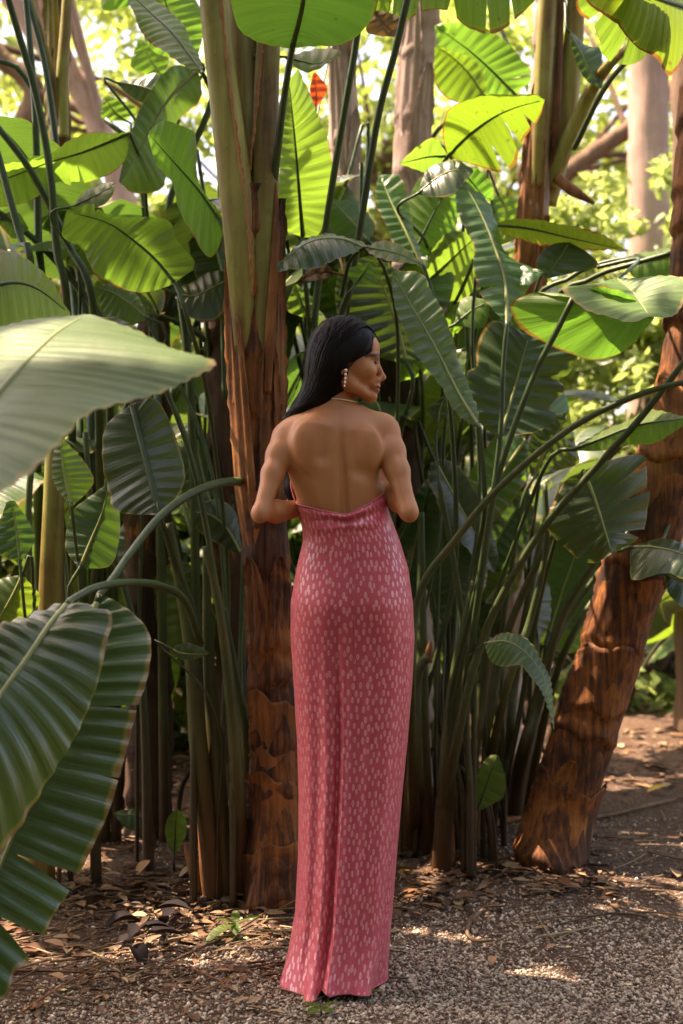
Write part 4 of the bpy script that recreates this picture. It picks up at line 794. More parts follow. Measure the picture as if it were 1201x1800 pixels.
# --- F: pale trunk left of E
Fq = thing(NAME, 'pale peeling trunk directly above the head, between two dark green stalks', 'plant', W((615, 1400), 5.9) * np.array([1, 1, 0]))
tf_ = [foot(640, 5.9), W((635, 1000), 5.9), W((622, 650), 5.9), W((612, 400), 5.9), W((606, 250), 5.9), W((601, 120), 5.9), W((598, 0), 5.9), W((595, -150), 5.9)]
of, CF, rf = trunk(Fq, tf_, [0.09, 0.085, 0.075, 0.072, 0.068, 0.062, 0.055, 0.05], 'bark_pale', nodes=0.26, ridge=0.012, rough=0.010, seed=12, step=0.02)
for k, (f0, f1, ang, half, sd, mt) in enumerate([(0.70, 0.86, -0.4, 0.7, 31, 'bark_pale'), (0.62, 0.78, 0.6, 0.6, 32, 'bark_pale'), (0.80, 0.96, 0.9, 0.4, 33, 'sheath'), (0.60, 0.72, -0.9, 0.5, 34, 'sheath')]): sheath(Fq, CF, rf, f0, f1, ang, half, mt, 0.006, 0.02, True, sd)
leaf(Fq, [(532, 418), (527, 350), (519, 250), (508, 140)], [(522, 417), (494, 392), (488, 300), (486, 200), (498, 130)], [(540, 418), (562, 410), (578, 350), (585, 290), (562, 210), (530, 126), (512, 128)], (4.95, 4.7), .05, .02, P=[(560, 900, 5.2), (545, 600, 4.9), (535, 470, 4.78)], mat='leaf_fresh', pl=.002, pitch=.03, r=.009)
leaf(Fq, [(648, 425), (628, 400), (605, 375), (585, 352)], [(640, 430), (600, 420), (575, 390), (578, 350)], [(652, 418), (660, 395), (630, 360), (592, 345)], 5.2, 0, .05, crown=W((640, 700), 5.5), mat='leaf', pl=.002, r=.008)
leaf(Fq, [(716, 640), (700, 580), (680, 520), (655, 450)], [(705, 640), (660, 625), (610, 590), (590, 530), (600, 470), (640, 445)], [(722, 638), (748, 625), (742, 560), (712, 490), (670, 448)], 5.0, 0, .05, crown=W((690, 950), 5.2), mat='leaf_deep_shade', pl=.0022, pitch=.035, r=.009)
leaf(Fq, [(645, 438), (600, 420), (545, 425), (488, 465)], [(640, 452), (600, 452), (545, 470), (486, 518)], [(650, 432), (600, 416), (550, 415), (490, 445)], (4.35, 4.25), -.08, .14, P=[(690, 900, 5.0), (700, 600, 4.7), (675, 470, 4.45)], mat='leaf_deep_shade', pl=.002, r=.007, nt=1)
leaf(Fq, [(640, 435), (670, 440), (705, 448), (742, 466)], [(636, 440), (665, 452), (700, 462), (740, 470)], [(640, 428), (672, 428), (710, 435), (745, 455)], 4.3, -.05, .08, P=[(600, 520, 4.7), (615, 460, 4.4)], mat='leaf_worn', r=.006)
leaf(Fq, [(590, 480), (575, 478), (552, 482), (530, 492)], [(588, 486), (570, 492), (548, 495), (532, 500)], [(590, 472), (570, 462), (550, 465), (528, 484)], 4.4, -.02, .02, crown=W((600, 460), 4.6), mat='leaf_dry', r=.004)
leaf(Fq, [(625, 500), (640, 480), (650, 462)], [(620, 498), (610, 475), (640, 455)], [(630, 502), (662, 498), (660, 468)], 4.5, 0, 0, crown=W((610, 560), 4.8), mat='leaf_fresh', r=.005)
leaf(Fq, [(545, 560), (530, 530), (520, 500)], [(540, 562), (505, 545), (505, 505)], [(550, 558), (550, 525), (530, 500)], 4.9, 0, .04, crown=W((560, 800), 5.1), mat='leaf_fresh', r=.005)
leaf(Fq, [(555, 190), (556, 160), (552, 128)], [(552, 192), (545, 160), (548, 126)], [(560, 188), (576, 155), (566, 122)], 5.3, 0, .02, crown=W((598, 80), 5.7), mat='leaf_red', r=.004)
leaf(Fq, [(500, 100), (530, 108), (560, 112), (600, 95)], [(500, 108), (530, 125), (555, 122), (590, 105)], [(505, 92), (540, 88), (575, 85), (605, 85)], 4.4, -.02, .05, crown=W((590, -60), 5.0), mat='leaf_worn', r=.005)
st_f = [([(550, 640, 4.9), (562, 480, 4.85), (585, 320, 4.75), (612, 160, 4.65), (628, 60, 4.6), (640, -80, 4.5), (650, -250, 4.4)], -1.3), ([(590, 620, 4.65), (612, 520, 4.6), (632, 410, 4.55), (664, 210, 4.45), (695, 90, 4.4), (716, 0, 4.35), (745, -130, 4.3), (770, -260, 4.2)], -1.0)]
for pts, az in st_f:
    e = W(pts[-1])
    stem(Fq, [foot(pts[0][0] - 5, 5.3)] + [W((pts[0][0], 1000), 5.1)] + pts, [.022, .018, .015, .014, .013, .012, .0115, .011, .011, .010][:len(pts) + 2], 'stalk', 'leaf_stalk')
    gen_leaf(Fq, e, az, 0.15, 0.35, 1.2, 0.45, 'leaf', 75, 50, 15, 0, 3)
crF = W((596, -120), 5.9)
for k, (az, rc, hh, ln, wd, el, bn) in enumerate([(1.6, 0.4, 1.2, 1.2, 0.5, 60, 60), (.2, 0.4, 1.3, 1.2, 0.5, 60, 60)]):
    gen_leaf(Fq, crF, az, rc, hh + .25, ln, wd, 'leaf', el + 15, bn - 20, 15, 0, 3)

# --- G: orange papery trunk at upper right
G = thing(NAME, 'orange papery trunk with split green leaf bases at upper right', 'plant', W((890, 1330), 6.2) * np.array([1, 1, 0]))
tg = [foot(885, 5.8), W((890, 1000), 5.7), W((898, 840), 5.6), W((915, 640), 5.5), W((930, 470), 5.45), W((942, 330), 5.4), W((950, 200), 5.4), W((960, 60), 5.4), W((970, -100), 5.4)]
og, CG, rg = trunk(G, tg, [0.075, 0.07, 0.07, 0.062, 0.060, 0.056, 0.050, 0.042, 0.04], 'bark_pale', nodes=0.25, ridge=0.010, rough=0.010, seed=15, step=0.02)
for k, (f0, f1, ang, half, sd, mt) in enumerate([(0.60, 0.84, -0.4, 0.9, 41, 'sheath'), (0.50, 0.70, 0.5, 0.8, 42, 'sheath'), (0.35, 0.55, 0.0, 0.8, 43, 'sheath'), (0.15, 0.36, 0.3, 0.8, 44, 'bark_pale'), (0.78, 0.99, 0.4, 1.0, 45, 'sheath_green')]): sheath(G, CG, rg, f0, f1, ang, half, mt, 0.007, 0.015, True, sd)
stem(G, [(945, 330, 5.36), (952, 200, 5.34), (958, 80, 5.33), (968, -60, 5.3), (985, -250, 5.2)], [.03, .036, .033, .028, .02], 'sheath_green', 'leaf_base', 12, .8)
stem(G, [(962, 360, 5.42), (985, 260, 5.40), (1002, 140, 5.38), (1012, 20, 5.36), (1020, -200, 5.3)], [.035, .045, .038, .03, .02], 'sheath_green', 'leaf_base', 12, .7)
stem(G, [(965, 330, 5.40), (1005, 235, 5.34), (1045, 150, 5.25), (1085, 100, 5.1), (1135, 65, 4.9)], [.03, .032, .024, .016, .012], 'sheath_green', 'leaf_base', 12, .8)
stem(G, [(978, 310, 5.36), (1000, 330, 5.34), (1045, 358, 5.33)], [.02, .022, .006], 'sheath', 'dry_strip', 8, .4)
stem(G, [(970, 310, 5.38), (978, 200, 5.33), (985, 60, 5.33), (990, -80, 5.33)], [.014, .016, .012, .008], 'sheath', 'dry_strip', 8, .4)
leaf(G, [(870, 396), (930, 402), (1000, 418), (1098, 440)], [(866, 402), (900, 418), (940, 432), (1000, 435), (1060, 442), (1098, 445)], [(868, 380), (930, 383), (1000, 398), (1060, 412), (1100, 436)], (4.85, 4.6), .10, -.08, P=[(842, 900, 4.9), (830, 600, 4.9), (845, 440, 4.88)], mat='leaf_worn', r=.007)
leaf(G, [(1000, 425), (990, 445), (975, 465), (960, 490)], [(995, 422), (965, 432), (942, 462), (955, 485)], [(1006, 426), (1040, 450), (1046, 470), (985, 486)], 4.75, 0, -.03, crown=W((930, 560), 5.2), mat='leaf_deep_shade', r=.005)
leaf(G, [(875, 340), (890, 370), (880, 420)], [(870, 340), (850, 380), (870, 430)], [(880, 335), (915, 360), (905, 420)], 5.5, 0, 0, crown=W((900, 700), 5.5), mat='leaf', r=.006)
leaf(G, [(905, 500), (930, 480), (955, 478)], [(900, 495), (915, 470), (955, 472)], [(905, 508), (930, 500), (960, 488)], 4.6, .03, -.03, crown=W((890, 650), 5.0), mat='leaf', r=.004)
leaf(G, [(1000, 55), (1020, 90), (1035, 120), (1058, 155)], [(998, 60), (1010, 100), (1030, 140), (1055, 160)], [(1005, 50), (1035, 80), (1055, 90), (1060, 148)], 5.2, 0, .04, crown=W((990, 0), 5.3), mat='leaf_deep_shade', r=.005)
leaf(G, [(1205, 440), (1160, 455), (1125, 462), (1100, 470)], [(1205, 470), (1165, 490), (1120, 488), (1102, 475)], [(1205, 425), (1160, 435), (1115, 450), (1100, 462)], 5.0, -.02, .1, P=[(1290, 420, 5.2), (1240, 425, 5.1)], mat='leaf_fresh', r=.005)
stem(G, [foot(880, 5.7), (890, 900, 5.6), (960, 560, 5.1), (1040, 490, 4.95), (1110, 465, 4.85), (1200, 440, 4.8), (1290, 420, 4.8)], [.018, .014, .012, .011, .010, .009, .008], 'stalk', 'leaf_stalk')
stem(G, [foot(875, 5.75), (885, 920, 5.65), (930, 560, 5.3), (1000, 490, 5.2), (1060, 462, 5.15), (1130, 450, 5.1), (1240, 425, 5.1)], [.018, .014, .012, .010, .009, .008, .007], 'stalk', 'leaf_stalk')
crG = W((975, -120), 5.4)
for k, (az, rc, hh, ln, wd, el, bn) in enumerate([(-0.4, 0.6, 0.8, 1.2, 0.5, 40, 90), (2.0, 0.6, 0.8, 1.2, 0.5, 45, 90)]):
    gen_leaf(G, crG, az, rc, hh + .25, ln, wd, 'leaf', el + 15, bn - 20, 15, 0, 3)

# --- H: slender plant at left with several backlit leaves
H = thing(NAME, 'slender plant at far left with thin orange-edged trunk and glowing leaves', 'plant', W((140, 1330), 5.6) * np.array([1, 1, 0]))
th = [foot(150, 5.5), W((150, 900), 5.5), W((140, 600), 5.5), W((125, 420), 5.5), W((108, 250), 5.5), W((102, 100), 5.5), W((100, -60), 5.5)]
oh, CH, rh = trunk(H, th, [0.06, 0.055, 0.05, 0.05, 0.045, 0.04, 0.035], 'bark_dark', nodes=0.25, ridge=0.01, rough=0.008, seed=18, step=0.02)
for k, (f0, f1, ang, half, sd, mt) in enumerate([(0.58, 0.85, 0.2, 0.7, 51, 'sheath'), (0.45, 0.66, -0.4, 0.8, 52, 'sheath'), (0.78, 0.99, -0.3, 1.0, 53, 'sheath_green')]): sheath(H, CH, rh, f0, f1, ang, half, mt, 0.006, 0.012, True, sd)
stem(H, [(112, 240, 5.42), (110, 140, 5.4), (116, 40, 5.4), (122, -80, 5.4)], [.02, .024, .02, .015], 'sheath_green', 'leaf_base', 10)
stem(H, [(108, 220, 5.42), (90, 130, 5.38), (68, 50, 5.34), (40, -40, 5.3)], [.018, .018, .015, .012], 'sheath_green', 'leaf_base', 10)
leaf(H, [(308, 498), (270, 452), (225, 415), (185, 390), (118, 372)], [(306, 503), (256, 513), (200, 504), (166, 482), (142, 434), (112, 412), (108, 384)], [(314, 490), (341, 466), (308, 422), (290, 386), (225, 385), (190, 378), (160, 364), (122, 366)], (4.35, 4.35), .10, -.10, P=[(400, 1000, 4.75), (365, 700, 4.5), (325, 545, 4.3)], mat='leaf_fresh', r=.008, tears=[(1, .8, .5, .03)])
leaf(H, [(130, 362), (160, 348), (185, 335), (204, 322)], [(128, 358), (150, 335), (180, 320), (202, 318)], [(132, 368), (165, 366), (194, 350), (204, 328)], 4.35, .03, -.02, crown=W((140, 600), 4.9), mat='leaf_worn', r=.005)
leaf(H, [(392, 395), (350, 335), (310, 290), (262, 235)], [(388, 345), (344, 310), (349, 275), (345, 236), (320, 222), (285, 213), (258, 224)], [(392, 455), (372, 452), (336, 406), (308, 356), (298, 320), (275, 288), (256, 252)], (4.5, 4.5), -.08, .08, P=[(430, 900, 4.9), (428, 600, 4.7), (410, 450, 4.5)], mat='leaf_fresh', r=.008)
leaf(H, [(348, 122), (300, 170), (255, 245), (212, 322)], [(340, 112), (300, 118), (255, 175), (225, 250), (200, 312)], [(355, 130), (352, 170), (322, 205), (298, 245), (286, 280), (286, 330), (240, 340), (214, 325)], (4.9, 4.75), -.02, .08, P=[(395, 700, 5.1), (385, 300, 5.05), (372, 160, 4.95)], mat='leaf_deep_shade', pl=.002, pitch=.03, r=.008)
leaf(H, [(228, 234), (150, 266), (85, 286), (0, 318), (-60, 340)], [(222, 228), (160, 236), (92, 262), (0, 298), (-60, 315)], [(226, 250), (212, 288), (146, 322), (95, 315), (62, 350), (0, 366), (-60, 375)], (4.75, 4.55), -.08, .08, P=[(270, 800, 5.2), (260, 400, 5.0), (245, 280, 4.8)], mat='leaf_fresh', r=.007, tears=[(1, .35, .2, .01)])
leaf(H, [(205, 145), (240, 150), (270, 160), (292, 180)], [(203, 150), (225, 165), (250, 180), (285, 185)], [(205, 140), (240, 137), (280, 135), (296, 172)], 5.0, 0, .04, crown=W((265, 300), 5.2), mat='leaf_deep_shade', r=.005)
leaf(H, [(220, 212), (200, 195), (185, 170)], [(215, 215), (178, 205), (176, 170)], [(228, 208), (240, 190), (200, 160)], 5.6, 0, 0, crown=W((230, 330), 5.6), mat='leaf_fresh', r=.005)
leaf(H, [(250, 0), (230, -40), (200, -90)], [(245, 20), (180, 15), (160, -60)], [(260, 20), (300, 30), (290, -60)], 5.6, .02, .02, crown=W((102, -100), 5.5), mat='leaf_fresh', r=.006)
leaf(H, [(345, 105), (310, 50), (290, 0), (280, -60)], [(335, 110), (270, 90), (250, 30), (262, -50)], [(352, 100), (358, 50), (345, 0), (300, -55)], 5.3, .03, .03, crown=W((300, 300), 5.5), mat='leaf_fresh', r=.007)
leaf(H, [(285, 135), (262, 100), (245, 70)], [(280, 138), (232, 120), (232, 75)], [(292, 130), (295, 100), (258, 68)], 5.8, 0, 0, crown=W((290, 300), 5.8), mat='leaf', r=.005)
leaf(H, [(260, 560), (230, 535), (200, 515), (172, 506)], [(255, 568), (215, 575), (180, 545), (166, 515)], [(266, 552), (240, 515), (205, 498), (176, 500)], 4.55, 0, .03, crown=W((250, 900), 4.8), mat='leaf', pl=.002, pitch=.02, r=.006)
leaf(H, [(0, 385), (25, 390), (50, 402)], [(0, 425), (25, 420), (48, 408)], [(0, 358), (30, 372), (52, 396)], 4.7, 0, 0, P=[(-60, 600, 4.8), (-40, 450, 4.75)], mat='leaf_fresh', r=.005)
for pts in ([(118, 540, 4.6), (100, 440, 4.55), (88, 300, 4.5), (62, 160, 4.45), (30, 50, 4.4), (5, -40, 4.35), (-30, -200, 4.3)], [(75, 520, 4.75), (68, 420, 4.75), (62, 200, 4.7), (46, 0, 4.7), (35, -150, 4.65)], [(55, 480, 4.4), (40, 430, 4.4), (15, 340, 4.4), (-10, 250, 4.4), (-60, 100, 4.4)],
            [(165, 545, 4.6), (120, 430, 4.6), (60, 310, 4.55), (0, 228, 4.5), (-80, 130, 4.5)], [(185, 600, 4.8), (140, 510, 4.8), (70, 430, 4.75), (0, 375, 4.7), (-80, 330, 4.7)], [(150, 560, 5.2), (110, 330, 5.2), (80, 120, 5.2), (50, 0, 5.2), (20, -150, 5.2)], [(130, 520, 5.3), (75, 220, 5.3), (40, 130, 5.3), (0, 108, 5.2), (-90, 90, 5.2)],
            [(330, 620, 4.9), (300, 420, 4.9), (302, 340, 4.9), (365, 200, 4.9), (380, 120, 4.9), (385, -80, 4.9)], [(270, 560, 5.2), (240, 280, 5.2), (185, 210, 5.2)]):
    stem(H, [foot(pts[0][0] + 20, 5.2), W((pts[0][0] + 12, 900), 5.0)] + pts, np.linspace(.02, .0095, len(pts) + 2), 'stalk', 'leaf_stalk')
    if pts[-1][1] < 140 and pts[-1][0] < 100: gen_leaf(H, W(pts[-1]), rng.uniform(1.5, 4.5), .1, .45, 1.1, .42, 'leaf', 80, 40, 15, 0, 2)

# --- I: plant at the left edge, big pale leaf in front
I = thing(NAME, 'plant at left edge whose large pale leaf hangs closest to the viewer', 'plant', (-1.35, 4.3, gh(-1.35, 4.3)))
stem(I, [np.array([-1.0, 4.6, -0.03]), (88, 1300, 4.6), (90, 1050, 4.58), (94, 900, 4.56), (98, 760, 4.54), (104, 640, 4.52)], [.06, .052, .048, .040, .032, .026], 'sheath_green', 'leaf_base', 16)
leaf(I, [(-150, 905, 2.30), (-80, 800, 2.36), (0, 688, 2.46), (50, 632, 2.55), (100, 585, 2.66), (152, 553, 2.82)], [(-170, 880, 2.36), (-200, 740, 2.62), (-110, 620, 2.72), (0, 577, 2.80), (90, 557, 2.84), (150, 551, 2.86)],
     [(-130, 960, 2.22), (-60, 920, 2.2), (0, 868, 2.2), (62, 828, 2.22), (112, 775, 2.26), (150, 730, 2.3), (215, 706, 2.36), (275, 690, 2.42), (345, 664, 2.5), (380, 640, 2.58), (330, 622, 2.66), (285, 602, 2.72), (240, 580, 2.76), (190, 555, 2.8)], (2.3, 2.8), 0, 0,
     P=[np.array([-1.38, 4.25, 0.0]) if False else (-560, 1500, 3.2), (-420, 1200, 2.8), (-260, 1010, 2.42)], mat='leaf_pale', arch=0.03, pl=0.0024, pitch=0.024, r=.011, wave=.003)
leaf(I, [(-120, 540), (0, 500), (60, 505), (124, 552)], [(-120, 600), (0, 600), (60, 590), (120, 560)], [(-120, 470), (-60, 450), (0, 442), (60, 468), (100, 508), (126, 545)], (3.5, 3.7), -.05, .12, P=[np.array([-1.4, 4.3, 0.0]) if False else (-300, 1300, 4.1), (-260, 800, 3.9), (-180, 600, 3.6)], mat='leaf_fresh', r=.010)
leaf(I, [(126, 890), (114, 840), (108, 800), (106, 770)], [(118, 892), (95, 850), (96, 790), (104, 768)], [(134, 888), (152, 866), (164, 842), (140, 800), (114, 766)], 4.15, .02, .04, P=[(145, 1300, 4.5), (142, 1050, 4.4), (130, 930, 4.2)], mat='leaf', pl=.0025, pitch=.018, r=.006)
leaf(I, [(140, 1000), (160, 950), (180, 900), (192, 850)], [(130, 995), (115, 960), (130, 900), (180, 845)], [(150, 1002), (198, 988), (212, 900), (200, 850)], 4.3, .03, .03, crown=W((160, 1350), 4.6), mat='leaf_deep_shade', r=.007)
leaf(I, [(35, 990), (30, 940), (20, 880)], [(28, 995), (-10, 960), (-15, 890)], [(45, 985), (62, 940), (45, 880)], 4.4, .03, .03, crown=W((60, 1350), 4.6), mat='leaf_deep_shade', r=.006)
leaf(I, [(40, 1010), (20, 1050), (-20, 1120)], [(48, 1015), (70, 1060), (40, 1150)], [(30, 1008), (-20, 1030), (-60, 1100)], 4.5, .03, .03, crown=W((70, 1300), 4.6), mat='leaf', r=.006)
stem(I, [foot(170, 4.65), (160, 1150, 4.6), (172, 960, 4.5), (195, 820, 4.45), (218, 730, 4.4), (250, 620, 4.4)], [.02, .016, .013, .011, .010, .008], 'stalk', 'leaf_stalk')
stem(I, [foot(60, 4.7), (55, 1150, 4.7), (50, 900, 4.7), (62, 740, 4.7), (55, 560, 4.7)], [.02, .016, .013, .011, .010], 'stalk', 'leaf_stalk')
stem(I, [foot(262, 4.8), (250, 1200, 4.8), (215, 1020, 4.8), (165, 900, 4.8), (150, 760, 4.8)], [.02, .016, .013, .011, .010], 'stalk', 'leaf_stalk')

for k in range(8):  # unseen leaves beyond the left edge, added to shade the lower left thicket
    az = -2.2 + k * 0.8 + rng.uniform(-.2, .2); st = np.array([-1.55 + rng.uniform(-.25, .2), 4.5 + rng.uniform(-.4, .7), 0.0]); st[2] = gh(st[0], st[1]) - .02
    az = az if not -1.0 < ((az + math.pi) % (2 * math.pi) - math.pi) < 0.9 else az + math.pi
    gen_leaf(I, st, az, rng.uniform(.1, .3), rng.uniform(.8, 1.3), rng.uniform(.8, 1.1), rng.uniform(.4, .5), 'leaf', rng.uniform(55, 75), rng.uniform(60, 90), 12, 0, 2, r=.013)

# --- dark trunks standing inside the thicket
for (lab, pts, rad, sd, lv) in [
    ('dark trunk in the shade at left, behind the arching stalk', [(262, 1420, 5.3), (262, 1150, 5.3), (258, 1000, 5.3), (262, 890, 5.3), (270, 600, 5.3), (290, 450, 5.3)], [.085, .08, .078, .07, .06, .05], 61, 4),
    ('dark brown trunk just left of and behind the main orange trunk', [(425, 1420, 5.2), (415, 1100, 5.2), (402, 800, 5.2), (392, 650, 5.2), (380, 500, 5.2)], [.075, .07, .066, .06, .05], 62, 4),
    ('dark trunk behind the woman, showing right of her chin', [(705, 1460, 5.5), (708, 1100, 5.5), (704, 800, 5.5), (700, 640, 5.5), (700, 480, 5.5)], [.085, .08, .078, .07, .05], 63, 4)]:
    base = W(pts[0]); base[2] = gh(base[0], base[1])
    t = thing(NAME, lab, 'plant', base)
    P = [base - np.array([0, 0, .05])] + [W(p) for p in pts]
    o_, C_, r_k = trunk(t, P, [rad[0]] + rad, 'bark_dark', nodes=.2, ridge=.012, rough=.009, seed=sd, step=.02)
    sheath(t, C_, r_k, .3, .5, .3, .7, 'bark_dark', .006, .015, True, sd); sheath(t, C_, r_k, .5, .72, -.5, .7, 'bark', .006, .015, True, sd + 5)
    for k in range(lv):
        gen_leaf(t, C_[-1] - np.array([0, 0, .25]), rng.uniform(0, 6.28), rng.uniform(.15, .3), rng.uniform(.1, .35), rng.uniform(.5, .7), rng.uniform(.26, .34), 'leaf_deep_shade', rng.uniform(45, 65), rng.uniform(70, 110), 12, 0, 2)

# --- younger clumps filling the thicket behind
FILL = [('leafy clump low behind the left stems, leaves deep in shade', -0.95, 5.6, 8, 1.2, 2.3, 'leaf_deep_shade'), ('leafy clump behind the dark left trunk', -0.45, 6.1, 9, 1.1, 2.1, 'leaf_deep_shade'),
        ('leafy clump straight behind the woman, mostly hidden by her', 0.05, 5.9, 9, 1.1, 2.1, 'leaf_deep_shade'), ('clump with upright leaves right behind the woman\'s right shoulder', 0.45, 6.4, 8, 1.0, 1.9, 'leaf_deep_shade'),
        ('low clump behind the fan of stalks at right', 0.85, 6.6, 6, .6, 1.3, 'leaf_deep_shade'), ('leafy clump at far left behind the slender plant', -1.55, 6.2, 7, .8, 1.4, 'leaf_deep_shade'),

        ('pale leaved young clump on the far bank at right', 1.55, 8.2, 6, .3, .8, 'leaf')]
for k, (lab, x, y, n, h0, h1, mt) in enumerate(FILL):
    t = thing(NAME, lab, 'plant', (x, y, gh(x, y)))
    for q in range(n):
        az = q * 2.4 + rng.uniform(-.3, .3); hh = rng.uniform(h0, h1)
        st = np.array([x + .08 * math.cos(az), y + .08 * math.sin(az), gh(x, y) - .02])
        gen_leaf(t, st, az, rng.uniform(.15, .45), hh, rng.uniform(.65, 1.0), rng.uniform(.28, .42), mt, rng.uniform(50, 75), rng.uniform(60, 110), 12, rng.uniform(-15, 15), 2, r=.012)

# --- broad leaves hanging in the thicket between the stems, a dark green wall behind the woman
fills = [o for o in bpy.data.objects if o.type == 'EMPTY' and o.get('label') in [f[0] for f in FILL]]
hr = random.Random(19)
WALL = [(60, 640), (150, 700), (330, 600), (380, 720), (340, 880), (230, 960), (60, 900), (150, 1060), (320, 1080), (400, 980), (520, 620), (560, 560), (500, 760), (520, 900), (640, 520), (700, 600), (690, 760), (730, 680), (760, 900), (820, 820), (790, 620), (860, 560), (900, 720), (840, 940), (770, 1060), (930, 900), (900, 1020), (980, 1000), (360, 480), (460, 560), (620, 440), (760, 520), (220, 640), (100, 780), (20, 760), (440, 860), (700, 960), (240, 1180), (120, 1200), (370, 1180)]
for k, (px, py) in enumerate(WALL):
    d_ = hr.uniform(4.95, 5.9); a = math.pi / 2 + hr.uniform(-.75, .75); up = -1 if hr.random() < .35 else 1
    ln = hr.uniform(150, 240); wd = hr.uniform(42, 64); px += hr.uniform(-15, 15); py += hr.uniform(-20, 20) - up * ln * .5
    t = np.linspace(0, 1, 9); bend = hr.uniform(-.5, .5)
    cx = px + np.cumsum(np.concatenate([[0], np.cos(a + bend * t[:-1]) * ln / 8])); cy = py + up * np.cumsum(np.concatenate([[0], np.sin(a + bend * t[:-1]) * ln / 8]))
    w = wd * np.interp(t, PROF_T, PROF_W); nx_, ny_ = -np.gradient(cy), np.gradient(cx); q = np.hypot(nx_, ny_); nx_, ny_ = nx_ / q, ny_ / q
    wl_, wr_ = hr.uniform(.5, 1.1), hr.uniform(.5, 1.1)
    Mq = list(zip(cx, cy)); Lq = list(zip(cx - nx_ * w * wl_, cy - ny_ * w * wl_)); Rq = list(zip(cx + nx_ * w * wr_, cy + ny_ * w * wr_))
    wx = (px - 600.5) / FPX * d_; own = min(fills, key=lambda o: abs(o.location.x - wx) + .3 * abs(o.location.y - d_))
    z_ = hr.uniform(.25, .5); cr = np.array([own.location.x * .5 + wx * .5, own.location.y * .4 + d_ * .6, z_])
    leaf(own, Mq, Lq, Rq, (d_, d_ + hr.uniform(-.15, .15)), hr.uniform(-.1, .12), hr.uniform(-.1, .12), crown=cr, mat='leaf_deep_shade' if hr.random() < .7 else 'leaf', r=.008, nt=1, pl=.0025, pitch=.035)

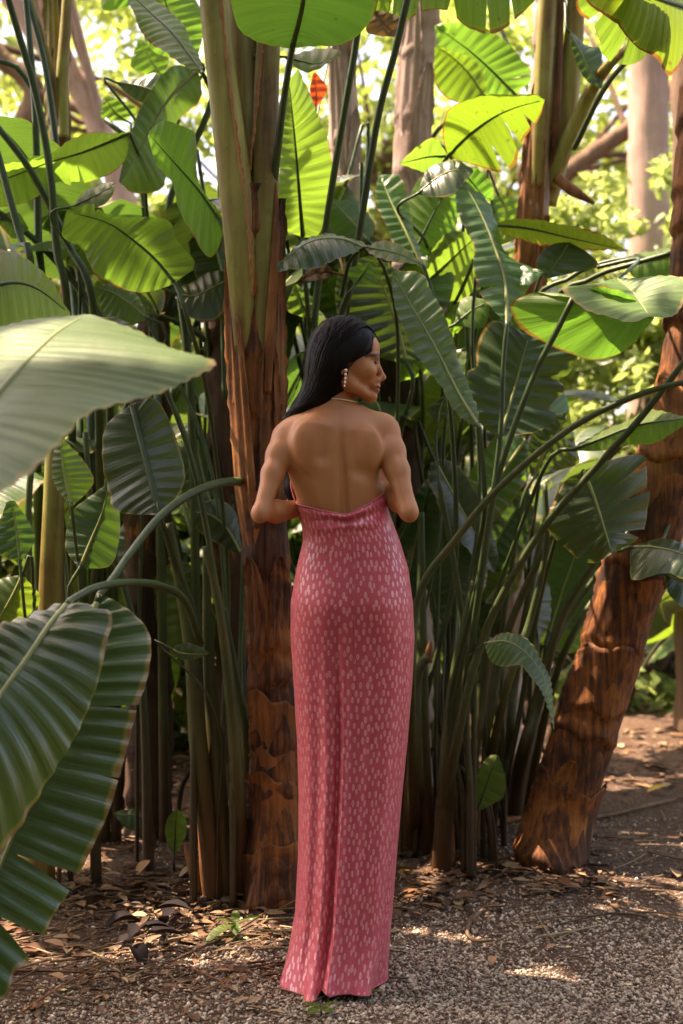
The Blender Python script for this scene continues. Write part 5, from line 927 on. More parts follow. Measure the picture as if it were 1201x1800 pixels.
# ------------------------------------------------------------------ the woman
class Field:
    """signed distance field on a grid, primitives blended smoothly; meshed with surface nets"""
    def __init__(s, lo, hi, h):
        s.lo = np.array(lo, float); s.h = h; s.n = np.ceil((np.array(hi) - s.lo) / h).astype(int) + 1
        s.f = np.full(s.n, 0.2, dtype=np.float32); s.ax = [s.lo[k] + h * np.arange(s.n[k]) for k in range(3)]
    def box(s, lo, hi, m):
        a = [max(0, int((lo[k] - m - s.lo[k]) / s.h)) for k in range(3)]; b = [min(s.n[k], int((hi[k] + m - s.lo[k]) / s.h) + 2) for k in range(3)]
        sl = tuple(slice(a[k], b[k]) for k in range(3))
        X, Y, Z = np.meshgrid(*[s.ax[k][sl[k]].astype(np.float32) for k in range(3)], indexing='ij'); return sl, X, Y, Z
    def put(s, sl, d, k, sub=False):
        a = s.f[sl]
        if sub: d = -d; hh = np.clip(0.5 - 0.5 * (d - a) / k, 0, 1) if False else np.clip(0.5 + 0.5 * (d - a) / k, 0, 1); s.f[sl] = a * (1 - hh) + d * hh + k * hh * (1 - hh); return
        hh = np.clip(0.5 + 0.5 * (a - d) / k, 0, 1); s.f[sl] = a * (1 - hh) + d * hh - k * hh * (1 - hh)
    def cone(s, a, b, ra, rb, k=0.02, sub=False):
        a = np.array(a, float); b = np.array(b, float); R_ = max(ra, rb)
        sl, X, Y, Z = s.box(np.minimum(a, b) - R_, np.maximum(a, b) + R_, k * 2 + 0.02)
        ab = b - a; t = np.clip(((X - a[0]) * ab[0] + (Y - a[1]) * ab[1] + (Z - a[2]) * ab[2]) / max(ab @ ab, 1e-9), 0, 1)
        d = np.sqrt((X - a[0] - t * ab[0]) ** 2 + (Y - a[1] - t * ab[1]) ** 2 + (Z - a[2] - t * ab[2]) ** 2) - (ra + (rb - ra) * t); s.put(sl, d, k, sub)
    def ell(s, c, r, k=0.02, sub=False, fr=None):
        c = np.array(c, float); r = np.array(r, float); R_ = r.max()
        sl, X, Y, Z = s.box(c - R_, c + R_, k * 2 + 0.02); X = X - c[0]; Y = Y - c[1]; Z = Z - c[2]
        if fr is not None:
            X, Y, Z = (X * fr[0][0] + Y * fr[0][1] + Z * fr[0][2], X * fr[1][0] + Y * fr[1][1] + Z * fr[1][2], X * fr[2][0] + Y * fr[2][1] + Z * fr[2][2])
        q = np.sqrt((X / r[0]) ** 2 + (Y / r[1]) ** 2 + (Z / r[2]) ** 2); q2 = np.sqrt((X / r[0] ** 2) ** 2 + (Y / r[1] ** 2) ** 2 + (Z / r[2] ** 2) ** 2) + 1e-9
        s.put(sl, np.clip(q * (q - 1) / q2, -0.3, 0.3), k, sub)
    def mesh(s):
        f = s.f; n = s.n; ins = f < 0
        c = np.zeros(n - 1, dtype=np.int8)
        for dx in (0, 1):
            for dy in (0, 1):
                for dz in (0, 1): c += ins[dx:n[0] - 1 + dx, dy:n[1] - 1 + dy, dz:n[2] - 1 + dz]
        cells = np.argwhere((c > 0) & (c < 8)); idx = -np.ones(n - 1, dtype=np.int64); idx[tuple(cells.T)] = np.arange(len(cells))
        acc = np.zeros((len(cells), 3)); cnt = np.zeros(len(cells))
        for axis in range(3):
            o1, o2 = [k for k in range(3) if k != axis]
            for u in (0, 1):
                for v in (0, 1):
                    p0 = cells.copy(); p0[:, o1] += u; p0[:, o2] += v; p1 = p0.copy(); p1[:, axis] += 1
                    fa = f[tuple(p0.T)]; fb = f[tuple(p1.T)]; m = (fa < 0) != (fb < 0)
                    t = np.where(m, fa / np.where(fa == fb, 1, fa - fb), 0); q = p0.astype(float); q[:, axis] += t
                    acc[m] += q[m]; cnt[m] += 1
        V = s.lo + s.h * acc / cnt[:, None]; F = []
        for axis in range(3):
            o1, o2 = (axis + 1) % 3, (axis + 2) % 3
            a = np.argwhere(np.diff(ins.astype(np.int8), axis=axis) != 0)
            a = a[(a[:, o1] > 0) & (a[:, o2] > 0) & (a[:, o1] < n[o1] - 1) & (a[:, o2] < n[o2] - 1)]
            def cell(du, dv): b = a.copy(); b[:, o1] += du; b[:, o2] += dv; return idx[tuple(b.T)]
            q = np.stack([cell(-1, -1), cell(0, -1), cell(0, 0), cell(-1, 0)], 1)
            flip = ~ins[tuple(a.T)]; q[flip] = q[flip][:, ::-1]; F.append(q)
        return V, np.vstack(F)

WD = 3.82                                   # depth of the body's mid plane
def B(px, py, d=WD): return W((px, py), d)
woman = thing('person', 'woman seen from behind in long pink dress, black hair, face turned right', 'person', (0.01, WD, 0.0))
body = Field((-0.31, 3.50, -0.02), (0.30, 4.14, 1.80), 0.0038)
# torso as a stack of ellipses following the photographed outline: row, left, right, half depth, centre depth
TR = [(1130, 530, 708, .098, 3.83), (1090, 526, 712, .105, 3.83), (1040, 528, 708, .108, 3.83), (1000, 532, 702, .102, 3.825), (950, 536, 694, .094, 3.82), (905, 531, 681, .086, 3.815), (880, 524, 675, .086, 3.815), (850, 512, 671, .090, 3.82), (815, 502, 670, .098, 3.825), (785, 496, 672, .100, 3.83), (760, 500, 674, .096, 3.83), (742, 514, 666, .086, 3.832), (728, 535, 648, .070, 3.83), (716, 560, 632, .052, 3.825)]
tz = np.array([CAMZ - (r[0] - 900) / FPX * WD for r in TR]); tcx = np.array([((r[1] + r[2]) / 2 - 600.5) / FPX * WD for r in TR]); taa = np.array([(r[2] - r[1]) / 2 / FPX * WD for r in TR]); tbb = np.array([r[3] for r in TR]); tcy = np.array([r[4] for r in TR])
sl, X, Y, Z = body.box((-.25, 3.65, tz.min()), (.25, 4.0, tz.max()), 0.03)
zz = Z[0, 0, :]
def ti(a):
    kz = np.exp(-0.5 * (np.arange(-14, 15) * .0038 / .013) ** 2); kz /= kz.sum()
    v = np.interp(np.concatenate([zz[0] - .0038 * np.arange(14, 0, -1), zz, zz[-1] + .0038 * np.arange(1, 15)]), tz, a)
    return np.convolve(v, kz, 'valid')[None, None, :].astype(np.float32)
a_, b_, cx_, cy_ = ti(taa), ti(tbb), ti(tcx), ti(tcy)
qx, qy = (X - cx_) / a_, (Y - cy_) / b_
d = ((np.abs(qx) ** 2.25 + np.abs(qy) ** 2.25) ** (1 / 2.25) - 1) * np.minimum(a_, b_)
d = np.maximum(d, np.maximum(tz.min() - Z, Z - tz.max()))
# spine furrow and shoulder blades shape the back
spx = np.interp(zz, [B(0, 905)[2], B(0, 800)[2], B(0, 735)[2]], [B(607, 0)[0], B(601, 0)[0], B(597, 0)[0]])[None, None, :]
fur = np.interp(zz, [B(0, 960)[2], B(0, 890)[2], B(0, 800)[2], B(0, 745)[2]], [0.008, 0.015, 0.011, 0.002])[None, None, :]
d = d + (fur * np.exp(-((X - spx) / 0.012) ** 2) * (Y < cy_)).astype(np.float32)
body.put(sl, d.astype(np.float32), 0.012)
for (c, r, k) in [((B(543, 775, WD - .074)), (.034, .013, .050), .045), ((B(648, 790, WD - .076)), (.036, .017, .054), .04), (B(575, 855, WD - .058), (.028, .026, .075), .03), (B(637, 858, WD - .058), (.028, .026, .075), .03)]: body.ell(c, r, k)
body.cone(B(621, 768, WD - .104), B(632, 826, WD - .105), .010, .009, .03, sub=True); body.cone(B(632, 826, WD - .105), B(655, 840, WD - .102), .009, .006, .03, sub=True)
body.cone(B(571, 762, WD - .102), B(566, 800, WD - .102), .008, .006, .035, sub=True)
# neck and slope to the shoulders
nb = B(592, 728, WD + .0); nt_ = B(591, 668, WD + .01)
body.cone(nb, nt_, .048, .041, .012)
body.cone(B(592, 726, WD), B(520, 754, WD), .036, .036, .03); body.cone(B(596, 728, WD), B(668, 750, WD), .032, .038, .03)
# arms: elbows bent, forearms brought round to the front of the waist
SL, EL, WL_ = B(500, 768, WD), B(458, 902, WD - .125), B(540, 893, WD + .10)
SR, ER, WR = B(680, 760, WD), B(719, 900, WD - .12), B(674, 842, WD + .095)
def arm(S, E_, Wr, g=1.0):
    S, E_, Wr = map(np.array, (S, E_, Wr)); mid = S * .5 + E_ * .5; f = E_ * .68 + Wr * .32
    body.cone(S, S * .75 + E_ * .25, .038 * g, .0355 * g, .03); body.cone(S * .75 + E_ * .25, mid, .0355 * g, .032 * g, .02); body.cone(mid, E_, .032 * g, .0225 * g, .02); body.ell(E_ + (E_ - S) * .035 + np.array([0, -.006, -.004]), (.010, .012, .012), .012)
    body.cone(E_, f, .0235 * g, .029 * g, .02); body.cone(f, Wr, .030, .0195, .02)
arm(SL, EL, WL_, .87); arm(SR, ER, WR, .93)
def hand(Wr, dirv, palmn, out, curl=0.5):
    """palm, four fingers of unequal length with two bends, thumb from the side of the palm"""
    f = nrm(np.array(dirv, float)); n = np.array(palmn, float); n = nrm(n - f * (n @ f)); s = np.cross(f, n) * out
    Wr = np.array(Wr); pc = Wr + f * .05
    body.ell(pc, (.046, .038, .014), .012, fr=(f, s, n)); body.cone(Wr, pc, .020, .020, .012)
    for i, (o, ln) in enumerate([(.026, .068), (.009, .076), (-.009, .071), (-.025, .056)]):
        p0 = Wr + f * .085 + s * o; p1 = p0 + (f * math.cos(curl * .6) - n * math.sin(curl * .6)) * ln * .48; p2 = p1 + (f * math.cos(curl * 1.6) - n * math.sin(curl * 1.6)) * ln * .32; p3 = p2 + (f * math.cos(curl * 2.3) - n * math.sin(curl * 2.3)) * ln * .22
        body.cone(p0 - f * .02, p1, .0092, .0082, .003); body.cone(p1, p2, .0082, .0075, .003); body.cone(p2, p3, .0074, .0062, .003)
    t0 = Wr + f * .028 + s * .030; t1 = t0 + nrm(f * .7 + s * .7 - n * .3) * .034; t2 = t1 + nrm(f * .95 + s * .25 - n * .35) * .028
    body.cone(Wr + f * .02 + s * .012, t0, .016, .012, .008); body.cone(t0, t1, .0112, .0095, .004); body.cone(t1, t2, .0092, .0072, .003)
hand(WL_, (0.95, 0.12, 0.06), (0, 1, 0), 1, .25); hand(WR, (-0.6, 0.12, 0.75), (0.1, 1, .1), -1, .3)
# legs under the dress
for sx in (-1, 1):
    hp = np.array([.018 + sx * .062, 3.83, .86]); kn = np.array([.010 + sx * .065, 3.82, .50]); an = np.array([.008 + sx * .06, 3.85, .12]); to = np.array([.008 + sx * .075, 3.99, .035])
    body.cone(hp, kn, .066, .048, .03); body.cone(kn, kn * .65 + an * .35, .050, .052, .02); body.cone(kn * .65 + an * .35, an, .052, .032, .02); body.cone(an, to, .034, .026, .02); body.cone(to, to + np.array([0, .04, -.008]), .026, .018, .01)
# head
HC = B(603, 642, WD - .01); fa = R(2)
hf = np.array([math.cos(fa), math.sin(fa), -.05]); hf = nrm(hf); hs = nrm(np.cross(np.array([0, 0, 1.0]), hf)); hu = np.cross(hf, hs); HF = (hf, hs, hu)
def Hp(f, s, u): return HC + hf * f + hs * s + hu * u
body.ell(Hp(.000, 0, .032), (.086, .072, .084), .02, fr=HF)
body.ell(Hp(.032, 0, -.006), (.060, .058, .064), .02, fr=HF)
body.ell(Hp(.070, 0, .050), (.022, .045, .028), .03, fr=HF)
for sg in (-1, 1):
    body.cone(Hp(-.005, sg * .052, -.035), Hp(.020, sg * .045, -.054), .018, .016, .02); body.cone(Hp(.020, sg * .045, -.054), Hp(.073, sg * .008, -.079), .015, .014, .016)
    body.ell(Hp(.060, sg * .040, -.014), (.026, .020, .020), .02, fr=HF)
    body.ell(Hp(.094, sg * .031, .010), (.012, .014, .010), .010, sub=True, fr=HF)
    body.ell(Hp(.083, sg * .029, .023), (.012, .020, .006), .012, fr=HF)
    body.ell(Hp(.0745, sg * .030, .009), (.0125, .0125, .0115), .004, fr=HF)
    body.ell(Hp(.095, sg * .010, -.035), (.009, .0075, .0065), .006, fr=HF)
    body.ell(Hp(-.004, sg * .074, -.002), (.017, .007, .029), .006, fr=HF); body.ell(Hp(.002, sg * .081, .002), (.009, .005, .017), .004, sub=True, fr=HF); body.ell(Hp(.002, sg * .073, -.026), (.007, .005, .008), .005, fr=HF)
body.cone(Hp(.088, 0, .016), Hp(.107, 0, -.024), .0062, .0085, .010); body.ell(Hp(.108, 0, -.028), (.0095, .009, .008), .006, fr=HF); body.ell(Hp(.092, 0, -.038), (.010, .012, .010), .008, fr=HF)
body.ell(Hp(.084, 0, -.050), (.012, .022, .012), .012, fr=HF)
body.ell(Hp(.0965, 0, -.0520), (.0085, .020, .0052), .003, fr=HF); body.ell(Hp(.0945, 0, -.0625), (.0090, .018, .0060), .003, fr=HF)
body.ell(Hp(.104, 0, -.0570), (.010, .022, .0010), .002, sub=True, fr=HF)
body.ell(Hp(.082, 0, -.080), (.015, .018, .014), .010, fr=HF)
body.cone(Hp(-.035, 0, -.035), nb, .042, .048, .010)
Vb, Fb = body.mesh()
rel = Vb - HC; lf, ls, lu = rel @ hf, rel @ hs, rel @ hu
paint = np.zeros((len(Vb), 4), np.float32); paint[:, 3] = 1
paint[:, 0] = np.clip(1.6 - np.sqrt(((lf - .097) / .011) ** 2 + (ls / .020) ** 2 + ((lu + .0572) / .0098) ** 2) * 1.3, 0, 1)         # lips
brow = .0255 + .004 * np.cos((np.abs(ls) - .03) * 90)
paint[:, 1] = np.clip(2.2 - np.abs(lu - brow) / .0022, 0, 1) * (np.abs(ls) > .012) * (np.abs(ls) < .058) * (lf > .040)           # brows
paint[:, 1] = np.maximum(paint[:, 1], np.clip(1.6 - np.sqrt(((np.abs(ls) - .030) / .012) ** 2 + ((lu - .0115) / .0028) ** 2), 0, 1) * (lf > .06))   # lash line

def skin_material():
    m, nt, out = newmat('skin'); L = nt.links.new
    tc = nd(nt, 'ShaderNodeTexCoord'); at = nd(nt, 'ShaderNodeAttribute', attribute_name='paint'); sp = nd(nt, 'ShaderNodeSeparateColor'); L(at.outputs[0], sp.inputs[0])
    n1 = nd(nt, 'ShaderNodeTexNoise', i_Scale=9.0, i_Detail=4.0); L(tc.outputs['Object'], n1.inputs[0]); n2 = nd(nt, 'ShaderNodeTexNoise', i_Scale=260.0, i_Detail=3.0); L(tc.outputs['Object'], n2.inputs[0])
    n3 = nd(nt, 'ShaderNodeTexNoise', i_Scale=38.0, i_Detail=5.0, i_Roughness=.7); L(tc.outputs['Object'], n3.inputs[0])
    c = mix(nt, n1.outputs[0], (0.42, 0.158, 0.054), (0.57, 0.250, 0.096)); c = mix(nt, mth(nt, 'MULTIPLY', n3.outputs[0], .35), c, (0.40, 0.135, 0.055)); c = mix(nt, mth(nt, 'MULTIPLY', n2.outputs[0], .25), c, (0.40, 0.155, 0.055))
    c = mix(nt, sp.outputs[0], c, (0.22, 0.055, 0.045)); c = mix(nt, sp.outputs[1], c, (0.015, 0.010, 0.008))
    bp = nd(nt, 'ShaderNodeBump', i_Strength=.3, i_Distance=.001); L(n2.outputs[0], bp.inputs['Height'])
    p = nd(nt, 'ShaderNodeBsdfPrincipled', i_Roughness=.46); L(c, p.inputs['Base Color']); L(bp.outputs[0], p.inputs['Normal'])
    p.inputs['Subsurface Weight'].default_value = .12; p.inputs['Subsurface Radius'].default_value = (1, .35, .2); p.inputs['Subsurface Scale'].default_value = .008
    p.inputs['Specular IOR Level'].default_value = .42
    L(p.outputs[0], out.inputs[0]); return m
M['skin'] = skin_material()
bo = mk('body', Vb, np.ascontiguousarray(Fb), M['skin'], woman, color=paint)
sm = bo.modifiers.new('smooth', 'SMOOTH'); sm.factor = .5; sm.iterations = 2
# eyes
M['eye'] = plain('eye', (0.03, 0.018, 0.012), .15, .1, 20, .6, 0)
for sg in (-1, 1):
    a = np.linspace(0, math.pi, 9); b = np.linspace(0, 2 * math.pi, 14, endpoint=False)
    V = np.array([Hp(.0795, sg * .0315, .0085) + .0118 * (math.cos(t) * hf * .95 + math.sin(t) * math.cos(p) * hs + math.sin(t) * math.sin(p) * hu * .55) for t in a for p in b]); F = [(i * 14 + j, i * 14 + (j + 1) % 14, (i + 1) * 14 + (j + 1) % 14, (i + 1) * 14 + j) for i in range(8) for j in range(14)]
    mk('eye', V, F, M['eye'], woman)

# hair: solid mass plus loose strands
def hair_material():
    m, nt, out = newmat('black_hair'); L = nt.links.new
    tc = nd(nt, 'ShaderNodeTexCoord'); mp = nd(nt, 'ShaderNodeMapping'); mp.inputs['Rotation'].default_value = (0, R(-28), 0); mp.inputs['Scale'].default_value = (160, 160, 5); L(tc.outputs['Object'], mp.inputs[0])
    n = nd(nt, 'ShaderNodeTexNoise', i_Scale=1.0, i_Detail=3.0); L(mp.outputs[0], n.inputs[0])
    c = mix(nt, n.outputs[0], (0.004, 0.0035, 0.0035), (0.016, 0.012, 0.011))
    bp = nd(nt, 'ShaderNodeBump', i_Strength=.3, i_Distance=.003); L(n.outputs[0], bp.inputs['Height'])
    p = nd(nt, 'ShaderNodeBsdfPrincipled', i_Roughness=.42); L(c, p.inputs['Base Color']); L(bp.outputs[0], p.inputs['Normal']); p.inputs['Specular IOR Level'].default_value = .10
    L(p.outputs[0], out.inputs[0]); return m
M['hair'] = hair_material()
hair = Field((-0.26, 3.58, 1.15), (0.16, 4.06, 1.80), 0.004)
hair.ell(Hp(-.001, 0, .040), (.094, .084, .090), .02, fr=HF)
hair.ell(Hp(-.028, 0, .000), (.062, .078, .082), .03, fr=HF)
CH_ = [(592, 612, WD - .01, .066), (577, 655, WD - .005, .056), (560, 692, WD + .01, .044), (537, 720, WD + .04, .034), (518, 746, WD + .09, .030), (514, 800, WD + .125, .030), (518, 860, WD + .125, .024), (522, 900, WD + .12, .012)]
for a, b in zip(CH_[:-1], CH_[1:]): hair.cone(B(a[0], a[1], a[2]), B(b[0], b[1], b[2]), a[3], b[3], .025)
hair.cone(B(590, 640, WD - .035), B(572, 690, WD - .02), .050, .034, .03); hair.cone(B(572, 690, WD - .02), B(535, 716, WD - .005), .030, .018, .02); hair.cone(B(535, 716, WD - .005), B(503, 738, WD + .03), .018, .012, .02)
# open the face: nothing below the hairline in front of the ear
sl, X, Y, Z = hair.box((-.26, 3.58, 1.15), (.16, 4.06, 1.80), 0); X = X - HC[0]; Y = Y - HC[1]; Z = Z - HC[2]
f_ = X * hf[0] + Y * hf[1] + Z * hf[2]; s_ = X * hs[0] + Y * hs[1] + Z * hs[2]; u_ = X * hu[0] + Y * hu[1] + Z * hu[2]
line = np.where(f_ > .012, -.004 + (f_ - .012) * .58 + np.abs(s_) * 0.02, -.5 + 0 * f_)
cut = np.minimum(line - u_, f_ - (.008 + .0 * u_)); cut = np.maximum(cut, f_ - .094)
hair.put(sl, (-(-cut)).astype(np.float32) * -1, .006, sub=True)
Vh, Fh = hair.mesh()
ho = mk('hair', Vh, np.ascontiguousarray(Fh), M['hair'], woman)
ho.modifiers.new('smooth', 'SMOOTH').iterations = 2
def L3(pts): return np.array([B(*p) for p in pts])
cA = resample(L3([(640, 562, WD - .02), (590, 556, WD), (563, 577, WD), (546, 610, WD), (533, 653, WD + .005), (522, 687, WD + .02), (508, 715, WD + .05), (500, 742, WD + .10), (504, 800, WD + .13), (512, 880, WD + .13)]), 40)
cB = resample(L3([(655, 575, WD - .05), (652, 610, WD - .08), (622, 633, WD - .092), (606, 655, WD - .088), (594, 678, WD - .075), (574, 698, WD - .05), (545, 713, WD - .02), (522, 738, WD + .04), (524, 800, WD + .10), (526, 890, WD + .12)]), 40)
from mathutils.bvhtree import BVHTree
hbv = BVHTree.FromPolygons(Vh.tolist(), Fh.tolist())
def snap(P, off):
    out = []
    for p in P:
        loc, nor, _, _ = hbv.find_nearest(Vector(p))
        dv_ = Vector(p) - loc; n_ = nor if nor.dot(Vector((0, -1, 0.2))) > -0.3 else nor
        out.append(np.array(loc + n_ * off))
    return np.array(out)
mb = MB(); hr = np.random.default_rng(4)
blg = np.interp(np.linspace(0, 1, 40), [0, .15, .4, .6, .75, 1], [.02, .055, .045, .022, .012, .006])
for k in range(380):
    s0 = hr.random(); s1 = np.clip(s0 + hr.normal() * .05, 0, 1); s_k = np.linspace(s0, s1, 40)[:, None]
    P = cA * (1 - s_k) + cB * s_k; P[:, 1] -= blg * np.sqrt(np.clip(1 - (2 * s_k[:, 0] - 1) ** 2, 0, 1)) + hr.uniform(0, .003)
    P += np.cumsum(hr.normal(size=(40, 3)) * .0004, 0)
    e = int(hr.integers(26, 40)); P[:, 1] -= .05; P = resample(snap(P[:e:2], hr.uniform(.0, .0012)), 22)
    v, f, u = tube(P, np.interp(np.linspace(0, 1, 22), [0, .1, .8, 1], [.0006, .0016, .0014, .0003]) * hr.uniform(.6, 1.3), 5); mb.add(v, f, u)
for k in range(150):
    f0 = hr.uniform(-.065, .088); n_ = 24; t = np.linspace(0, 1, n_); a = t * R(hr.uniform(80, 118)) + hr.normal() * .03
    f = f0 + (-.050 + hr.normal() * .012 - f0) * t ** 1.25; sc = np.sqrt(np.clip(1 - ((f + .001) / .096) ** 2, .12, 1)); o_ = 1.0 + hr.uniform(.0, .025)
    P = HC[None] + f[:, None] * hf - (np.sin(a) * .0845 * sc * o_)[:, None] * hs + (.040 + np.cos(a) * .0905 * sc * o_)[:, None] * hu
    P += np.cumsum(hr.normal(size=(n_, 3)) * .0004, 0); v, f2, u = tube(P, np.interp(t, [0, .1, .85, 1], [.0004, .0015, .0013, .0003]) * hr.uniform(.6, 1.3), 5); mb.add(v, f2, u)
for k in range(46):      # flyaways standing off the outline
    s0 = hr.choice((0.0, 1.0)) ; P = (cA if s0 < .5 else cB).copy(); st = int(hr.integers(0, 16)); e = int(min(39, st + hr.integers(8, 18))); P = P[st:e + 1]
    P = resample(P, 14); P += np.array([-1, -.3, .25]) * (hr.uniform(.002, .010) * np.sin(np.linspace(0, 2.6, 14)))[:, None] * (1 if s0 < .5 else -.4) + np.cumsum(hr.normal(size=(14, 3)) * .0008, 0)
    v, f2, u = tube(P, np.linspace(.0006, .0002, 14), 4); mb.add(v, f2, u)
mb.build('strands', M['hair'], ho)

# earring: pale drops in a short chain
M['gem'] = plain('earring_gold', (0.75, 0.52, 0.36), .25, .2, 60, .6, 0, metal=.6)
mb = MB()
for k, (dx, dz, r1, r2) in enumerate([(0, 0, .0045, .0055), (-.001, -.011, .004, .0055), (-.0015, -.0215, .0034, .005), (-.0025, -.0315, .003, .0055), (-.0035, -.041, .0022, .0045)]):
    c0 = Hp(.006, -.083, -.022) + np.array([dx, -.002, dz]); a = np.linspace(0, math.pi, 6); b = np.linspace(0, 2 * math.pi, 8, endpoint=False)
    mb.add(np.array([c0 + np.array([r1 * math.sin(t) * math.cos(p), r1 * math.sin(t) * math.sin(p), r2 * math.cos(t)]) for t in a for p in b]), [(i * 8 + j, i * 8 + (j + 1) % 8, (i + 1) * 8 + (j + 1) % 8, (i + 1) * 8 + j) for i in range(5) for j in range(8)])
mb.build('earring', M['gem'], woman)

# ------------------------------------------------------------------ the dress
def dress_material():
    m, nt, out = newmat('pink_spotted_satin'); L = nt.links.new
    uv = nd(nt, 'ShaderNodeUVMap'); tc = nd(nt, 'ShaderNodeTexCoord')
    mp = nd(nt, 'ShaderNodeMapping'); mp.inputs['Scale'].default_value = (1 / .0138, 1 / .0285, 1); L(uv.outputs[0], mp.inputs[0])
    mr_ = nd(nt, 'ShaderNodeMapping'); mr_.inputs['Rotation'].default_value = (0, 0, R(45)); L(mp.outputs[0], mr_.inputs[0])
    v = nd(nt, 'ShaderNodeTexVoronoi', voronoi_dimensions='2D', i_Scale=1.0, i_Randomness=.55); L(mr_.outputs[0], v.inputs[0])
    d = v.outputs['Distance']; sc = nd(nt, 'ShaderNodeSeparateColor'); L(v.outputs['Color'], sc.inputs[0])
    rad = mth(nt, 'MULTIPLY_ADD', sc.outputs[0], .09, .235)
    # the inside of each oval and its lit rim, painted as a lighter ring
    e = mth(nt, 'SUBTRACT', rad, d)
    inside = mth(nt, 'MINIMUM', mth(nt, 'MAXIMUM', mth(nt, 'MULTIPLY', e, 28.0), 0.0), 1.0)
    ring = mth(nt, 'MAXIMUM', mth(nt, 'SUBTRACT', 1.0, mth(nt, 'MULTIPLY', mth(nt, 'ABSOLUTE', mth(nt, 'SUBTRACT', e, .03)), 26.0)), 0.0)
    n1 = nd(nt, 'ShaderNodeTexNoise', i_Scale=6.0, i_Detail=3.0); L(tc.outputs['Object'], n1.inputs[0]); n2 = nd(nt, 'ShaderNodeTexNoise', i_Scale=420.0, i_Detail=2.0); L(uv.outputs[0], n2.inputs[0])
    c = mix(nt, n1.outputs[0], (0.55, 0.072, 0.100), (0.63, 0.098, 0.130)); c = mix(nt, mth(nt, 'MULTIPLY', n2.outputs[0], .2), c, (0.48, 0.055, 0.078))
    c = mix(nt, mth(nt, 'MULTIPLY', inside, .70), c, (0.80, 0.30, 0.30)); c = mix(nt, mth(nt, 'MULTIPLY', ring, .48), c, (0.88, 0.52, 0.48))
    bp = nd(nt, 'ShaderNodeBump', i_Strength=.35, i_Distance=.0015); L(mth(nt, 'ADD', inside, mth(nt, 'MULTIPLY', n2.outputs[0], .3)), bp.inputs['Height'])
    p = nd(nt, 'ShaderNodeBsdfPrincipled'); L(c, p.inputs['Base Color']); L(bp.outputs[0], p.inputs['Normal'])
    L(mth(nt, 'MULTIPLY_ADD', inside, -.24, .46), p.inputs['Roughness']); L(mth(nt, 'MULTIPLY_ADD', inside, .5, .4), p.inputs['Specular IOR Level'])
    p.inputs['Sheen Weight'].default_value = .08; p.inputs['Sheen Roughness'].default_value = .4; p.inputs['Sheen Tint'].default_value = (1, .7, .7, 1)
    L(p.outputs[0], out.inputs[0]); return m
M['dress'] = dress_material()
# row, left, right, half depth, centre depth
DR = [(735, 520, 668, .092, 3.835), (800, 498, 672, .112, 3.835), (850, 508, 674, .104, 3.826), (880, 519, 679, .098, 3.818), (905, 529, 686, .096, 3.815), (950, 533, 703, .106, 3.82), (1000, 521, 718, .120, 3.83), (1060, 511, 726, .128, 3.832), (1120, 511, 729, .124, 3.832), (1200, 516, 725, .118, 3.83), (1300, 522, 717, .120, 3.83), (1400, 525, 707, .130, 3.83), (1500, 524, 698, .142, 3.825), (1600, 519, 690, .160, 3.82), (1660, 508, 683, .172, 3.81), (1700, 501, 676, .182, 3.80), (1735, 499, 672, .19, 3.79), (1748, 499, 670, .195, 3.785)]
rowz = np.array([CAMZ - (r[0] - 900) / FPX * 3.82 for r in DR])
nth, nz = 260, 300
th = np.linspace(-math.pi, math.pi, nth, endpoint=False)         # 0 = towards the viewer (her back)
frontness = (1 - np.cos(th)) / 2
# top edge: dips to the waist at the back, rises under the arms to the halter in front
zb = CAMZ - (904 - 900) / FPX * 3.73
xe = np.sin(th)
ztop = np.where(np.abs(th) < math.pi / 2, zb + .052 * np.clip(np.where(xe > 0, xe * 1.1, -xe * .62), 0, 2) ** 1.25, 0)
side = {1: zb + .052 * 1.1 ** 1.25, -1: zb + .052 * .62 ** 1.25}
for i, t in enumerate(th):
    if abs(t) >= math.pi / 2:
        q = (abs(t) - math.pi / 2) / (math.pi / 2); ztop[i] = side[1 if t > 0 else -1] + (1.475 - side[1 if t > 0 else -1]) * (q ** .8)
zhem = 0.012 + 0.008 * np.sin(th * 3 + 1) + 0.016 * np.exp(-((np.sin(th) + .2) / .10) ** 2) * (np.cos(th) > 0)
V = np.zeros((nz, nth, 3)); UV = np.zeros((nz, nth, 2))
v = np.linspace(0, 1, nz)
